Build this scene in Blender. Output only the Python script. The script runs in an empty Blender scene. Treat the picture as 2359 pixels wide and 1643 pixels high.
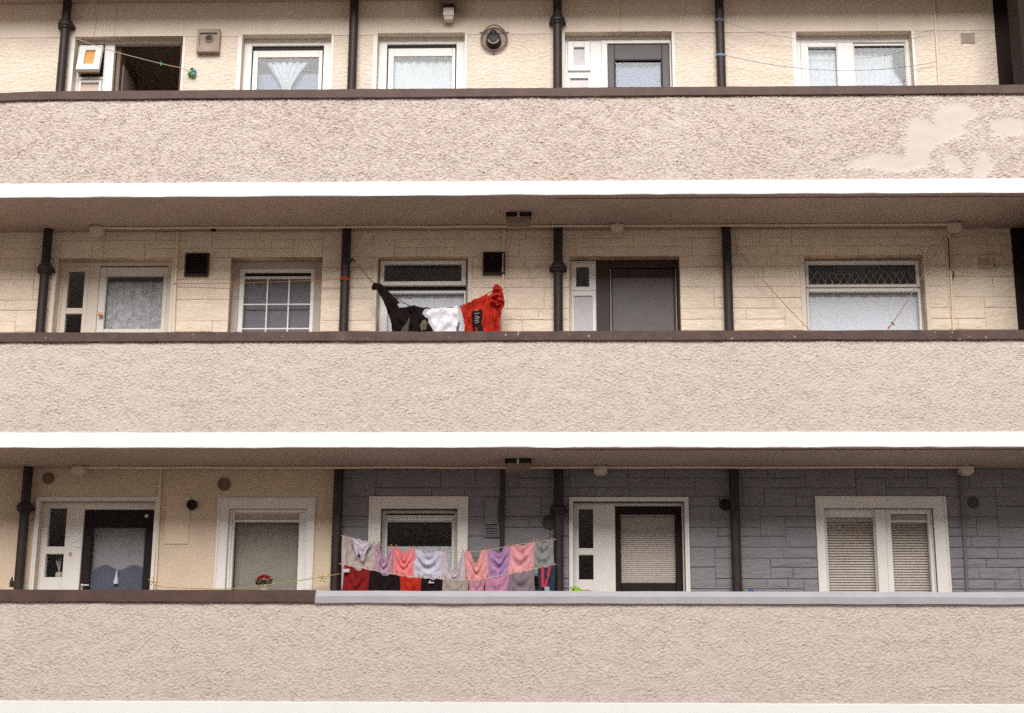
import bpy, bmesh, math, random
import numpy as np
from mathutils import Vector, Matrix

R = math.radians
random.seed(7)
S = bpy.context.scene
C = S.collection

# ------------------------------------------------------------------ camera
FPX, TILT, YAW, ROLL = 3733.7, 0.26299, -0.02864, -0.00519
cam = bpy.data.cameras.new("camera")
cam_o = bpy.data.objects.new("camera", cam)
C.objects.link(cam_o)
cam.sensor_width = 36.0
cam.lens = FPX / 2359.0 * 36.0
cam.clip_start = 0.1
cam.clip_end = 2000.0


def cam_rows():
    def t(v):
        x, y, z = v
        x, y = x * math.cos(YAW) - y * math.sin(YAW), x * math.sin(YAW) + y * math.cos(YAW)
        d = y * math.cos(TILT) + z * math.sin(TILT)
        u = -y * math.sin(TILT) + z * math.cos(TILT)
        return x * math.cos(ROLL) - u * math.sin(ROLL), x * math.sin(ROLL) + u * math.cos(ROLL), -d
    cols = [t(e) for e in ((1, 0, 0), (0, 1, 0), (0, 0, 1))]
    return [Vector((cols[0][i], cols[1][i], cols[2][i])) for i in range(3)]


_r, _u, _b = cam_rows()
cam_o.matrix_world = Matrix(((_r.x, _u.x, _b.x, 0.281), (_r.y, _u.y, _b.y, -15.873), (_r.z, _u.z, _b.z, 1.819), (0, 0, 0, 1)))
S.camera = cam_o

# ------------------------------------------------------------------ sky, sun, exposure
SUN_EL, SUN_ROT = R(34), R(180)
w = bpy.data.worlds.new("World")
S.world = w
w.use_nodes = True
wn, wl = w.node_tree.nodes, w.node_tree.links
wn.clear()
sky = wn.new("ShaderNodeTexSky")
sky.sky_type = 'NISHITA'
sky.sun_disc = False
sky.sun_elevation = SUN_EL
sky.sun_rotation = SUN_ROT
sky.air_density = 1.0
sky.dust_density = 0.3
hs = wn.new("ShaderNodeHueSaturation")
hs.inputs['Saturation'].default_value = 0.22      # an even overcast sky
bg = wn.new("ShaderNodeBackground")
bg.inputs['Strength'].default_value = 0.07
wo = wn.new("ShaderNodeOutputWorld")
wl.new(sky.outputs[0], hs.inputs['Color'])
wl.new(hs.outputs[0], bg.inputs['Color'])
wl.new(bg.outputs[0], wo.inputs['Surface'])
sun = bpy.data.lights.new("sun", 'SUN')
sun.energy = 1.5
sun.angle = R(38)
sun.color = (1.0, 0.965, 0.92)
sun_o = bpy.data.objects.new("sun", sun)
C.objects.link(sun_o)
sun_o.location = (0, -20, 40)
sun_o.rotation_euler = (math.pi / 2 - SUN_EL, 0, 0)
S.view_settings.view_transform = 'Standard'
S.view_settings.look = 'None'
S.view_settings.gamma = 1.0
S.view_settings.exposure = 1.45
S.cycles.use_denoising = False
S.cycles.sample_clamp_direct = 1.2
S.cycles.sample_clamp_indirect = 1.2
S.cycles.max_bounces = 8
S.cycles.diffuse_bounces = 4
S.cycles.transparent_max_bounces = 12


# ------------------------------------------------------------------ materials
def N(nt, typ, **kw):
    n = nt.nodes.new(typ)
    for k, v in kw.items():
        if k in n.inputs:
            n.inputs[k].default_value = v
        else:
            setattr(n, k, v)
    return n


def rgba(c):
    return (c[0], c[1], c[2], 1.0)


def mul(c, f):
    return tuple(min(1, max(0, a * f)) for a in c)


def mat(name, col, rough=0.6, var=0.12, vscale=3.0, fine=0.0, fscale=60.0, bump=0.0, bscale=60.0, bdist=0.01,
        bstretch=(1, 1, 1), streak=0.0, streakcol=None, fleck=None, spec=0.3, metal=0.0, soot=None, translucent=0.0, alpha=None):
    """A painted or natural surface: broad colour drift, fine colour grain, run-down streaks, flecks, relief."""
    m = bpy.data.materials.new(name)
    m.use_nodes = True
    nt = m.node_tree
    L = nt.links
    p = nt.nodes["Principled BSDF"]
    p.inputs['Roughness'].default_value = rough
    p.inputs['Metallic'].default_value = metal
    p.inputs['Specular IOR Level'].default_value = spec
    geo = N(nt, "ShaderNodeNewGeometry")
    pos = geo.outputs['Position']
    n1 = N(nt, "ShaderNodeTexNoise", Scale=vscale, Detail=5.0, Roughness=0.6)
    L.new(pos, n1.inputs['Vector'])
    cr = N(nt, "ShaderNodeValToRGB")
    cr.color_ramp.elements[0].position = 0.3
    cr.color_ramp.elements[1].position = 0.7
    cr.color_ramp.elements[0].color = rgba(mul(col, 1 - var))
    cr.color_ramp.elements[1].color = rgba(mul(col, 1 + var))
    L.new(n1.outputs['Fac'], cr.inputs['Fac'])
    out = cr.outputs['Color']

    def mix(fac, a, colr, mode='MIX'):
        mx = N(nt, "ShaderNodeMix", data_type='RGBA', blend_type=mode)
        if isinstance(fac, float):
            mx.inputs['Factor'].default_value = fac
        else:
            L.new(fac, mx.inputs['Factor'])
        L.new(a, mx.inputs['A'])
        mx.inputs['B'].default_value = rgba(colr)
        return mx.outputs['Result']

    def ramp(src, a, b):
        mr = N(nt, "ShaderNodeMapRange")
        mr.inputs['From Min'].default_value = a
        mr.inputs['From Max'].default_value = b
        L.new(src, mr.inputs['Value'])
        return mr.outputs['Result']

    if fine:
        n2 = N(nt, "ShaderNodeTexNoise", Scale=fscale, Detail=3.0, Roughness=0.7)
        L.new(pos, n2.inputs['Vector'])
        f = ramp(n2.outputs['Fac'], 0.5, 0.72)
        sc = N(nt, "ShaderNodeMath", operation='MULTIPLY')
        sc.inputs[1].default_value = fine
        L.new(f, sc.inputs[0])
        out = mix(sc.outputs[0], out, mul(col, 0.45))
    if streak:
        vm = N(nt, "ShaderNodeVectorMath", operation='MULTIPLY')
        vm.inputs[1].default_value = (9, 9, 0.7)
        L.new(pos, vm.inputs[0])
        n3 = N(nt, "ShaderNodeTexNoise", Scale=1.0, Detail=5.0, Roughness=0.65)
        L.new(vm.outputs[0], n3.inputs['Vector'])
        f = ramp(n3.outputs['Fac'], 0.5, 0.78)
        sc = N(nt, "ShaderNodeMath", operation='MULTIPLY')
        sc.inputs[1].default_value = streak
        L.new(f, sc.inputs[0])
        out = mix(sc.outputs[0], out, streakcol or mul(col, 0.4))
    if fleck:
        fc, fs, th = fleck
        n4 = N(nt, "ShaderNodeTexNoise", Scale=fs, Detail=2.0, Roughness=0.5)
        L.new(pos, n4.inputs['Vector'])
        n5 = N(nt, "ShaderNodeTexNoise", Scale=1.3, Detail=1.0)
        L.new(pos, n5.inputs['Vector'])
        ad = N(nt, "ShaderNodeMath", operation='MULTIPLY_ADD')
        ad.inputs[1].default_value = 0.35
        L.new(n5.outputs['Fac'], ad.inputs[0])
        L.new(n4.outputs['Fac'], ad.inputs[2])
        out = mix(ramp(ad.outputs[0], th, th + 0.03), out, fc)
    if soot:
        (cx, cy, cz), rad, k = soot
        ds = N(nt, "ShaderNodeVectorMath", operation='DISTANCE')
        ds.inputs[1].default_value = (cx, cy, cz)
        L.new(pos, ds.inputs[0])
        f = ramp(ds.outputs['Value'], rad, rad * 0.2)
        sc = N(nt, "ShaderNodeMath", operation='MULTIPLY')
        L.new(n1.outputs['Fac'], sc.inputs[1])
        L.new(f, sc.inputs[0])
        s2 = N(nt, "ShaderNodeMath", operation='MULTIPLY')
        s2.inputs[1].default_value = k
        L.new(sc.outputs[0], s2.inputs[0])
        out = mix(s2.outputs[0], out, (0.05, 0.03, 0.025))
    L.new(out, p.inputs['Base Color'])
    if bump:
        vm = N(nt, "ShaderNodeVectorMath", operation='MULTIPLY')
        vm.inputs[1].default_value = bstretch
        L.new(pos, vm.inputs[0])
        nb = N(nt, "ShaderNodeTexNoise", Scale=bscale, Detail=4.0, Roughness=0.6)
        L.new(vm.outputs[0], nb.inputs['Vector'])
        bp = N(nt, "ShaderNodeBump", Strength=bump, Distance=bdist)
        L.new(nb.outputs['Fac'], bp.inputs['Height'])
        L.new(bp.outputs[0], p.inputs['Normal'])
    if translucent:
        tr = N(nt, "ShaderNodeBsdfTranslucent")
        L.new(out, tr.inputs['Color'])
        ms = N(nt, "ShaderNodeMixShader")
        ms.inputs[0].default_value = translucent
        L.new(p.outputs[0], ms.inputs[1])
        L.new(tr.outputs[0], ms.inputs[2])
        L.new(ms.outputs[0], nt.nodes["Material Output"].inputs['Surface'])
    return m


def glass_mat(name, refl=0.16, tint=(0.97, 0.975, 0.98)):
    m = bpy.data.materials.new(name)
    m.use_nodes = True
    nt = m.node_tree
    L = nt.links
    nt.nodes.remove(nt.nodes["Principled BSDF"])
    tr = N(nt, "ShaderNodeBsdfTransparent")
    tr.inputs['Color'].default_value = rgba(tint)
    gl = N(nt, "ShaderNodeBsdfGlossy", Roughness=0.06)
    gl.inputs['Color'].default_value = (1, 1, 1, 1)
    fr = N(nt, "ShaderNodeFresnel", IOR=1.5)
    ma = N(nt, "ShaderNodeMath", operation='MULTIPLY_ADD')
    ma.inputs[1].default_value = 0.7
    ma.inputs[2].default_value = refl - 0.05
    L.new(fr.outputs[0], ma.inputs[0])
    # old float panes are never quite flat
    geo = N(nt, "ShaderNodeNewGeometry")
    nb = N(nt, "ShaderNodeTexNoise", Scale=2.2, Detail=1.0)
    L.new(geo.outputs['Position'], nb.inputs['Vector'])
    bp = N(nt, "ShaderNodeBump", Strength=0.12, Distance=0.02)
    L.new(nb.outputs['Fac'], bp.inputs['Height'])
    L.new(bp.outputs[0], gl.inputs['Normal'])
    ms = N(nt, "ShaderNodeMixShader")
    L.new(ma.outputs[0], ms.inputs[0])
    L.new(tr.outputs[0], ms.inputs[1])
    L.new(gl.outputs[0], ms.inputs[2])
    L.new(ms.outputs[0], nt.nodes["Material Output"].inputs['Surface'])
    return m


def harl_mat(name, col, dark, amount):
    """Roughcast: pinkish dash coat with darker aggregate and soiling; the 'patch' attribute marks smooth mended areas."""
    m = bpy.data.materials.new(name)
    m.use_nodes = True
    nt = m.node_tree
    L = nt.links
    p = nt.nodes["Principled BSDF"]
    p.inputs['Roughness'].default_value = 0.9
    p.inputs['Specular IOR Level'].default_value = 0.15
    geo = N(nt, "ShaderNodeNewGeometry")
    mp = N(nt, "ShaderNodeMapping")
    mp.inputs['Rotation'].default_value = (0, R(16), 0)
    mp.inputs['Scale'].default_value = (0.5, 1, 1.5)
    L.new(geo.outputs['Position'], mp.inputs['Vector'])
    big = N(nt, "ShaderNodeTexNoise", Scale=1.1, Detail=4.0)
    L.new(geo.outputs['Position'], big.inputs['Vector'])
    n1 = N(nt, "ShaderNodeTexNoise", Scale=34.0, Detail=5.0, Roughness=0.7)
    L.new(mp.outputs[0], n1.inputs['Vector'])
    ad = N(nt, "ShaderNodeMath", operation='MULTIPLY_ADD')
    ad.inputs[1].default_value = 0.16
    L.new(big.outputs['Fac'], ad.inputs[0])
    L.new(n1.outputs['Fac'], ad.inputs[2])
    mr = N(nt, "ShaderNodeMapRange")
    mr.inputs['From Min'].default_value = 0.53
    mr.inputs['From Max'].default_value = 0.81
    mr.inputs['To Max'].default_value = amount
    L.new(ad.outputs[0], mr.inputs['Value'])
    at = N(nt, "ShaderNodeAttribute", attribute_name="patch")
    inv = N(nt, "ShaderNodeMath", operation='SUBTRACT')
    inv.inputs[0].default_value = 1.0
    L.new(at.outputs['Fac'], inv.inputs[1])
    fm = N(nt, "ShaderNodeMath", operation='MULTIPLY')
    L.new(mr.outputs[0], fm.inputs[0])
    L.new(inv.outputs[0], fm.inputs[1])
    hue = N(nt, "ShaderNodeTexNoise", Scale=45.0, Detail=2.0)
    L.new(mp.outputs[0], hue.inputs['Vector'])
    c1 = N(nt, "ShaderNodeValToRGB")
    c1.color_ramp.elements[0].position = 0.35
    c1.color_ramp.elements[1].position = 0.65
    c1.color_ramp.elements[0].color = rgba((col[0] * 0.97, col[1] * 0.97, col[2] * 1.04))
    c1.color_ramp.elements[1].color = rgba((col[0] * 1.03, col[1] * 1.02, col[2] * 0.95))
    L.new(hue.outputs['Fac'], c1.inputs['Fac'])
    mx = N(nt, "ShaderNodeMix", data_type='RGBA')
    L.new(fm.outputs[0], mx.inputs['Factor'])
    L.new(c1.outputs[0], mx.inputs['A'])
    mx.inputs['B'].default_value = rgba(dark)
    mp2 = N(nt, "ShaderNodeMix", data_type='RGBA')
    L.new(at.outputs['Fac'], mp2.inputs['Factor'])
    L.new(mx.outputs['Result'], mp2.inputs['A'])
    pc = N(nt, "ShaderNodeValToRGB")
    pc.color_ramp.elements[0].position = 0.35
    pc.color_ramp.elements[1].position = 0.7
    pc.color_ramp.elements[0].color = rgba(mul(col, 0.91))
    pc.color_ramp.elements[1].color = rgba(mul(col, 0.99))
    pn_ = N(nt, "ShaderNodeTexNoise", Scale=7.0, Detail=6.0, Roughness=0.7)
    L.new(geo.outputs['Position'], pn_.inputs['Vector'])
    L.new(pn_.outputs['Fac'], pc.inputs['Fac'])
    L.new(pc.outputs[0], mp2.inputs['B'])
    L.new(mp2.outputs['Result'], p.inputs['Base Color'])
    nb = N(nt, "ShaderNodeTexNoise", Scale=110.0, Detail=3.0, Roughness=0.7)
    L.new(mp.outputs[0], nb.inputs['Vector'])
    bp = N(nt, "ShaderNodeBump", Distance=0.006)
    sc = N(nt, "ShaderNodeMath", operation='MULTIPLY_ADD')
    sc.inputs[1].default_value = 0.5
    sc.inputs[2].default_value = 0.08
    L.new(inv.outputs[0], sc.inputs[0])
    L.new(sc.outputs[0], bp.inputs['Strength'])
    L.new(nb.outputs['Fac'], bp.inputs['Height'])
    L.new(bp.outputs[0], p.inputs['Normal'])
    return m


def lace_mat(name, col, scale, lo, hi, trans=0.35, stretch=(1, 1, 1), voronoi=False, gap=0.75):
    """Net or lace: thread where the pattern is dense, see-through gaps between."""
    m = bpy.data.materials.new(name)
    m.use_nodes = True
    nt = m.node_tree
    L = nt.links
    p = nt.nodes["Principled BSDF"]
    p.inputs['Base Color'].default_value = rgba(col)
    p.inputs['Roughness'].default_value = 0.9
    p.inputs['Specular IOR Level'].default_value = 0.1
    geo = N(nt, "ShaderNodeNewGeometry")
    vm = N(nt, "ShaderNodeVectorMath", operation='MULTIPLY')
    vm.inputs[1].default_value = stretch
    L.new(geo.outputs['Position'], vm.inputs[0])
    if voronoi:
        t = N(nt, "ShaderNodeTexVoronoi", Scale=scale)
        t.feature = 'DISTANCE_TO_EDGE'
        src = t.outputs['Distance']
    else:
        t = N(nt, "ShaderNodeTexNoise", Scale=scale, Detail=3.0, Roughness=0.6)
        src = t.outputs['Fac']
    L.new(vm.outputs[0], t.inputs['Vector'])
    mr = N(nt, "ShaderNodeMapRange")
    mr.inputs['From Min'].default_value = lo
    mr.inputs['From Max'].default_value = hi
    mr.inputs['To Min'].default_value = 0.0
    mr.inputs['To Max'].default_value = gap
    L.new(src, mr.inputs['Value'])
    tl = N(nt, "ShaderNodeBsdfTranslucent")
    tl.inputs['Color'].default_value = rgba(col)
    m1 = N(nt, "ShaderNodeMixShader")
    m1.inputs[0].default_value = trans
    L.new(p.outputs[0], m1.inputs[1])
    L.new(tl.outputs[0], m1.inputs[2])
    tr = N(nt, "ShaderNodeBsdfTransparent")
    m2 = N(nt, "ShaderNodeMixShader")
    L.new(mr.outputs[0], m2.inputs[0])
    L.new(m1.outputs[0], m2.inputs[1])
    L.new(tr.outputs[0], m2.inputs[2])
    L.new(m2.outputs[0], nt.nodes["Material Output"].inputs['Surface'])
    return m


CREAM = (0.78, 0.665, 0.55)
M = {
    'harl_top': harl_mat("harl_top", (0.665, 0.578, 0.525), (0.20, 0.105, 0.07), 0.75),
    'harl_mid': harl_mat("harl_mid", (0.665, 0.578, 0.525), (0.26, 0.15, 0.105), 0.55),
    'harl_low': harl_mat("harl_low", (0.675, 0.583, 0.53), (0.28, 0.17, 0.12), 0.52),
    'white': mat("white_masonry_paint", (0.87, 0.865, 0.85), 0.7, 0.02, 2.0, streak=0.07, streakcol=(0.5, 0.45, 0.4), bump=0.15, bscale=40),
    'coping': mat("brown_coping_paint", (0.10, 0.055, 0.046), 0.55, 0.22, 5.0, fine=0.3, fscale=45, bump=0.25, bscale=30),
    'coping_worn': mat("worn_brown_coping", (0.10, 0.058, 0.049), 0.6, 0.28, 6.0, fine=0.35, fscale=45, fleck=((0.42, 0.38, 0.35), 24.0, 0.905), bump=0.3, bscale=30),
    'coping_grey': mat("grey_coping_paint", (0.42, 0.41, 0.44), 0.5, 0.06, 4.0, fine=0.1, fscale=30, streak=0.12, streakcol=(0.22, 0.2, 0.2), bump=0.1, bscale=30),
    'smooth_cream': mat("smooth_cream_render", CREAM, 0.8, 0.05, 2.5, streak=0.14, streakcol=(0.42, 0.28, 0.18), bump=0.12, bscale=30, soot=((-0.97, 1.06, 10.6), 0.36, 1.5)),
    'dash_cream': mat("cream_roughcast", CREAM, 0.9, 0.06, 4.0, fine=0.25, fscale=40, bump=1.0, bscale=27, bdist=0.022, streak=0.1, streakcol=(0.42, 0.28, 0.18), bstretch=(0.7, 1, 1.3)),
    'dash_tan': mat("tan_roughcast", (0.72, 0.575, 0.43), 0.9, 0.05, 4.0, fine=0.25, fscale=75, bump=0.8, bscale=70, bdist=0.008),
    'stone_cream': mat("cream_painted_stone", (0.82, 0.69, 0.55), 0.75, 0.08, 5.0, fine=0.12, fscale=26, bump=1.0, bscale=15, bdist=0.016, bstretch=(0.6, 1, 1.5)),
    'joint_cream': mat("cream_painted_joint", (0.64, 0.50, 0.36), 0.9, 0.45, 3.0),
    'stone_grey': mat("grey_painted_stone", (0.238, 0.226, 0.236), 0.7, 0.08, 5.0, fine=0.12, fscale=26, bump=1.0, bscale=15, bdist=0.016, bstretch=(0.6, 1, 1.5)),
    'joint_grey': mat("grey_painted_joint", (0.165, 0.155, 0.162), 0.9, 0.4, 3.0),
    'soffit': mat("soffit_paint", (0.50, 0.40, 0.34), 0.85, 0.07, 1.6, fine=0.10, fscale=14, bump=0.15, bscale=20),
    'floor': mat("balcony_floor", (0.28, 0.25, 0.22), 0.8, 0.12, 2.0),
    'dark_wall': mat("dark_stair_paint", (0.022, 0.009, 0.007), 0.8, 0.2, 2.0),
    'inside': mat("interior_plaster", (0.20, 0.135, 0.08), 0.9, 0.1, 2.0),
    'pvc': mat("white_window_frame", (0.83, 0.81, 0.775), 0.4, 0.03, 3.0, streak=0.12, streakcol=(0.45, 0.36, 0.30), spec=0.45),
    'band': mat("white_surround_paint", (0.80, 0.765, 0.715), 0.6, 0.04, 3.0, streak=0.14, streakcol=(0.45, 0.36, 0.30), bump=0.1, bscale=30),
    'band_cream': mat("cream_surround_paint", (0.70, 0.62, 0.53), 0.6, 0.04, 3.0, streak=0.1, streakcol=(0.4, 0.3, 0.22), bump=0.1, bscale=30),
    'taupe': mat("taupe_surround_paint", (0.47, 0.40, 0.355), 0.6, 0.05, 3.0, streak=0.1),
    'brown_door': mat("dark_brown_door_paint", (0.016, 0.009, 0.008), 0.5, 0.2, 4.0, spec=0.2),
    'grey_door': mat("charcoal_door_paint", (0.085, 0.072, 0.075), 0.45, 0.12, 4.0),
    'slate_door': mat("slate_grey_door_paint", (0.042, 0.028, 0.025), 0.5, 0.1, 4.0),
    'slate_leaf': mat("slate_grey_mesh_door", (0.16, 0.145, 0.138), 0.6, 0.12, 7.0, fine=0.5, fscale=60),
    'hall_door': mat("dim_hall_door", (0.22, 0.16, 0.11), 0.6, 0.1, 4.0),
    'red_jamb': mat("dark_red_jamb", (0.12, 0.03, 0.025), 0.5, 0.1, 4.0),
    'white_door': mat("cream_white_door_paint", (0.74, 0.69, 0.63), 0.45, 0.04, 3.0, streak=0.08),
    'pipe': mat("brown_cast_iron", (0.034, 0.021, 0.019), 0.5, 0.22, 6.0, fine=0.2, fscale=40, bump=0.2, bscale=40, spec=0.3),
    'conduit_cream': mat("cream_painted_conduit", (0.82, 0.70, 0.55), 0.6, 0.06, 4.0),
    'conduit_grey': mat("grey_painted_conduit", (0.17, 0.15, 0.16), 0.6, 0.06, 4.0),
    'conduit_dark': mat("dark_conduit", (0.05, 0.032, 0.028), 0.6, 0.1, 4.0),
    'box_tan': mat("tan_box_paint", (0.68, 0.59, 0.50), 0.6, 0.06, 6.0),
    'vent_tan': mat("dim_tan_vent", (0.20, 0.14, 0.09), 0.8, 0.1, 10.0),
    'vent_grey': mat("dim_grey_vent", (0.085, 0.072, 0.075), 0.8, 0.1, 10.0),
    'vent_dark': mat("dark_brown_vent", (0.035, 0.022, 0.018), 0.6, 0.2, 10.0),
    'concrete': mat("weathered_concrete", (0.36, 0.28, 0.235), 0.85, 0.15, 12.0, fine=0.2, fscale=60),
    'black': mat("black_plastic", (0.012, 0.010, 0.010), 0.5, 0.2, 10.0),
    'rust': mat("rusty_steel", (0.24, 0.16, 0.12), 0.6, 0.25, 14.0, metal=0.2),
    'steel': mat("bright_steel", (0.75, 0.74, 0.72), 0.25, 0.05, 10.0, metal=0.9),
    'silver': mat("silver_numeral", (0.95, 0.95, 0.95), 0.3, 0.02, 10.0, spec=0.8),
    'brass': mat("orange_brass", (0.55, 0.22, 0.07), 0.35, 0.1, 10.0, metal=0.6),
    'amber': mat("yellowed_diffuser", (0.26, 0.195, 0.14), 0.5, 0.15, 14.0),
    'lamp_glow_pane': mat("painted_lamp_glow", (0.68, 0.36, 0.12), 0.3, 0.15, 12.0),  # warm lamplight from indoors, painted as the pane's colour
    'wood': mat("varnished_wood_edge", (0.42, 0.20, 0.05), 0.4, 0.2, 12.0),
    'peach': mat("peach_blind", (0.66, 0.53, 0.43), 0.7, 0.04, 6.0),
    'frost': mat("frosted_glazing", (0.56, 0.53, 0.54), 0.35, 0.07, 14.0, fine=0.12, fscale=80),
    'pane': glass_mat("window_pane", 0.055),
    'pane_clear': glass_mat("dull_window_pane", 0.05),
    'cloth_white': mat("white_curtain_cloth", (0.84, 0.86, 0.91), 0.9, 0.03, 5.0),
    'cloth_pale': mat("pale_sheet_cloth", (0.25, 0.285, 0.31), 0.9, 0.05, 4.0),
    'cloth_blue': mat("pale_blue_blind_cloth", (0.20, 0.24, 0.34), 0.9, 0.03, 4.0),
    'cloth_slate': mat("blue_grey_curtain_cloth", (0.135, 0.145, 0.20), 0.9, 0.08, 7.0),
    'cloth_lilac': mat("lilac_grey_net", (0.46, 0.44, 0.46), 0.9, 0.05, 6.0),
    'cloth_steel': mat("steel_blue_blind", (0.25, 0.235, 0.27), 0.9, 0.05, 5.0),
    'cloth_olive': mat("olive_grey_blind", (0.40, 0.375, 0.31), 0.9, 0.08, 3.0),
    'shape_char': mat("dark_charcoal", (0.03, 0.022, 0.022), 0.9, 0.15, 6.0),
    'slat': mat("cream_blind_slat", (0.70, 0.61, 0.54), 0.5, 0.04, 4.0),
    'slat_tan': mat("tan_blind_slat", (0.82, 0.72, 0.62), 0.5, 0.10, 3.0),
    'lace': mat("lace_cloth", (0.54, 0.53, 0.55), 0.95, 0.30, 16.0, fine=0.75, fscale=30, bump=0.3, bscale=60),
    'lace_lattice': mat("lattice_lace", (0.42, 0.39, 0.37), 0.95, 0.1, 9.0),
    'net': mat("fine_net_cloth", (0.52, 0.57, 0.60), 0.95, 0.10, 9.0, fine=0.14, fscale=24),
    'asphalt': mat("courtyard_paving", (0.42, 0.345, 0.29), 0.9, 0.15, 0.4, fine=0.3, fscale=20),
    'brick': mat("opposite_bounce_render", (0.56, 0.475, 0.40), 0.9, 0.15, 0.6),  # pale so the added block bounces light into the balconies
    'terracotta': mat("cream_pot", (0.62, 0.56, 0.47), 0.6, 0.08, 20.0),
    'leaf': mat("dark_green_leaf", (0.03, 0.055, 0.02), 0.6, 0.2, 20.0),
    'petal': mat("red_petal", (0.50, 0.06, 0.06), 0.7, 0.25, 20.0),
}


# ------------------------------------------------------------------ builders
def link(name, me, m, parent=None, smooth=False):
    if m is not None:
        me.materials.append(M[m] if isinstance(m, str) else m)
    if smooth:
        me.polygons.foreach_set('use_smooth', [True] * len(me.polygons))
    o = bpy.data.objects.new(name, me)
    C.objects.link(o)
    if parent is not None:
        o.parent = parent
        o.location = -world_loc(parent)
    return o


def world_loc(o):
    v = Vector(o.location)
    while o.parent is not None:
        o = o.parent
        v += Vector(o.location)
    return v


def tag(o, label=None, cat=None, group=None, kind=None):
    if label:
        o['label'] = label
    if cat:
        o['category'] = cat
    if group:
        o['group'] = group
    if kind:
        o['kind'] = kind
    return o


def thing(name, loc, label, cat, group=None):
    o = bpy.data.objects.new(name, None)
    o.empty_display_size = 0.05
    C.objects.link(o)
    o.location = loc
    return tag(o, label, cat, group)


class B:
    """Collects shapes (in world metres) and links them as one mesh."""

    def __init__(self):
        self.v, self.f = [], []

    def add(self, vs, fs):
        n = len(self.v)
        self.v += [tuple(p) for p in vs]
        self.f += [tuple(i + n for i in q) for q in fs]
        return self

    def box(self, x0, x1, y0, y1, z0, z1):
        return self.add([(x0, y0, z0), (x1, y0, z0), (x1, y1, z0), (x0, y1, z0), (x0, y0, z1), (x1, y0, z1), (x1, y1, z1), (x0, y1, z1)],
                        [(0, 3, 2, 1), (4, 5, 6, 7), (0, 1, 5, 4), (1, 2, 6, 5), (2, 3, 7, 6), (3, 0, 4, 7)])

    def cbox(self, x0, x1, y0, y1, z0, z1, c=0.004):
        """Box with its front (low y) edges chamfered."""
        vs = [(x0, y1, z0), (x1, y1, z0), (x1, y1, z1), (x0, y1, z1),
              (x0, y0 + c, z0), (x1, y0 + c, z0), (x1, y0 + c, z1), (x0, y0 + c, z1),
              (x0 + c, y0, z0 + c), (x1 - c, y0, z0 + c), (x1 - c, y0, z1 - c), (x0 + c, y0, z1 - c)]
        fs = [(0, 1, 2, 3)[::-1]]
        for i in range(4):
            j = (i + 1) % 4
            fs += [(i, j, 4 + j, 4 + i), (4 + i, 4 + j, 8 + j, 8 + i)]
        fs += [(8, 9, 10, 11)]
        return self.add(vs, fs)

    def ring(self, x0, x1, z0, z1, y0, y1, l, r=None, t=None, b=None, c=0.004):
        r = l if r is None else r
        t = l if t is None else t
        b = l if b is None else b
        self.cbox(x0, x0 + l, y0, y1, z0, z1, c)
        self.cbox(x1 - r, x1, y0, y1, z0, z1, c)
        if t:
            self.cbox(x0 + l, x1 - r, y0 + 0.001, y1, z1 - t, z1, c)
        if b:
            self.cbox(x0 + l, x1 - r, y0 + 0.001, y1, z0, z0 + b, c)
        return self

    def tube(self, pts, r, n=8, cap=True):
        pts = [Vector(p) for p in pts]
        rs = r if isinstance(r, (list, tuple)) else [r] * len(pts)
        prev = None
        vs, fs = [], []
        for i, p in enumerate(pts):
            d = (pts[min(i + 1, len(pts) - 1)] - pts[max(i - 1, 0)]).normalized()
            if prev is None:
                a = Vector((0, 1, 0)) if abs(d.y) < 0.9 else Vector((1, 0, 0))
                a = (a - d * a.dot(d)).normalized()
            else:
                a = (prev - d * prev.dot(d)).normalized()
            prev = a
            b = d.cross(a)
            for k in range(n):
                th = 2 * math.pi * k / n
                vs.append(p + (a * math.cos(th) + b * math.sin(th)) * rs[i])
        for i in range(len(pts) - 1):
            for k in range(n):
                k2 = (k + 1) % n
                fs.append((i * n + k, i * n + k2, (i + 1) * n + k2, (i + 1) * n + k))
        if cap:
            fs.append(tuple(range(n))[::-1])
            fs.append(tuple((len(pts) - 1) * n + k for k in range(n)))
        return self.add(vs, fs)

    def lathe(self, c, axis, prof, n=24):
        """prof: (distance along axis, radius) pairs."""
        ax = Vector(axis).normalized()
        pts = [Vector(c) + ax * h for h, _ in prof]
        a = Vector((1, 0, 0)) if abs(ax.x) < 0.9 else Vector((0, 0, 1))
        a = (a - ax * a.dot(ax)).normalized()
        b = ax.cross(a)
        vs, fs = [], []
        for p, (h, r) in zip(pts, prof):
            for k in range(n):
                th = 2 * math.pi * k / n
                vs.append(p + (a * math.cos(th) + b * math.sin(th)) * max(r, 1e-4))
        for i in range(len(prof) - 1):
            for k in range(n):
                k2 = (k + 1) % n
                fs.append((i * n + k, i * n + k2, (i + 1) * n + k2, (i + 1) * n + k))
        fs.append(tuple(range(n))[::-1])
        fs.append(tuple((len(prof) - 1) * n + k for k in range(n)))
        return self.add(vs, fs)

    def go(self, name, m, parent=None, smooth=False):
        me = bpy.data.meshes.new(name)
        me.from_pydata(self.v, [], self.f)
        bm = bmesh.new()
        bm.from_mesh(me)
        bmesh.ops.recalc_face_normals(bm, faces=bm.faces)
        bm.to_mesh(me)
        bm.free()
        o = link(name, me, m, parent, smooth)
        if smooth:
            md = o.modifiers.new("split", 'EDGE_SPLIT')
            md.split_angle = R(40)
        return o


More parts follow.
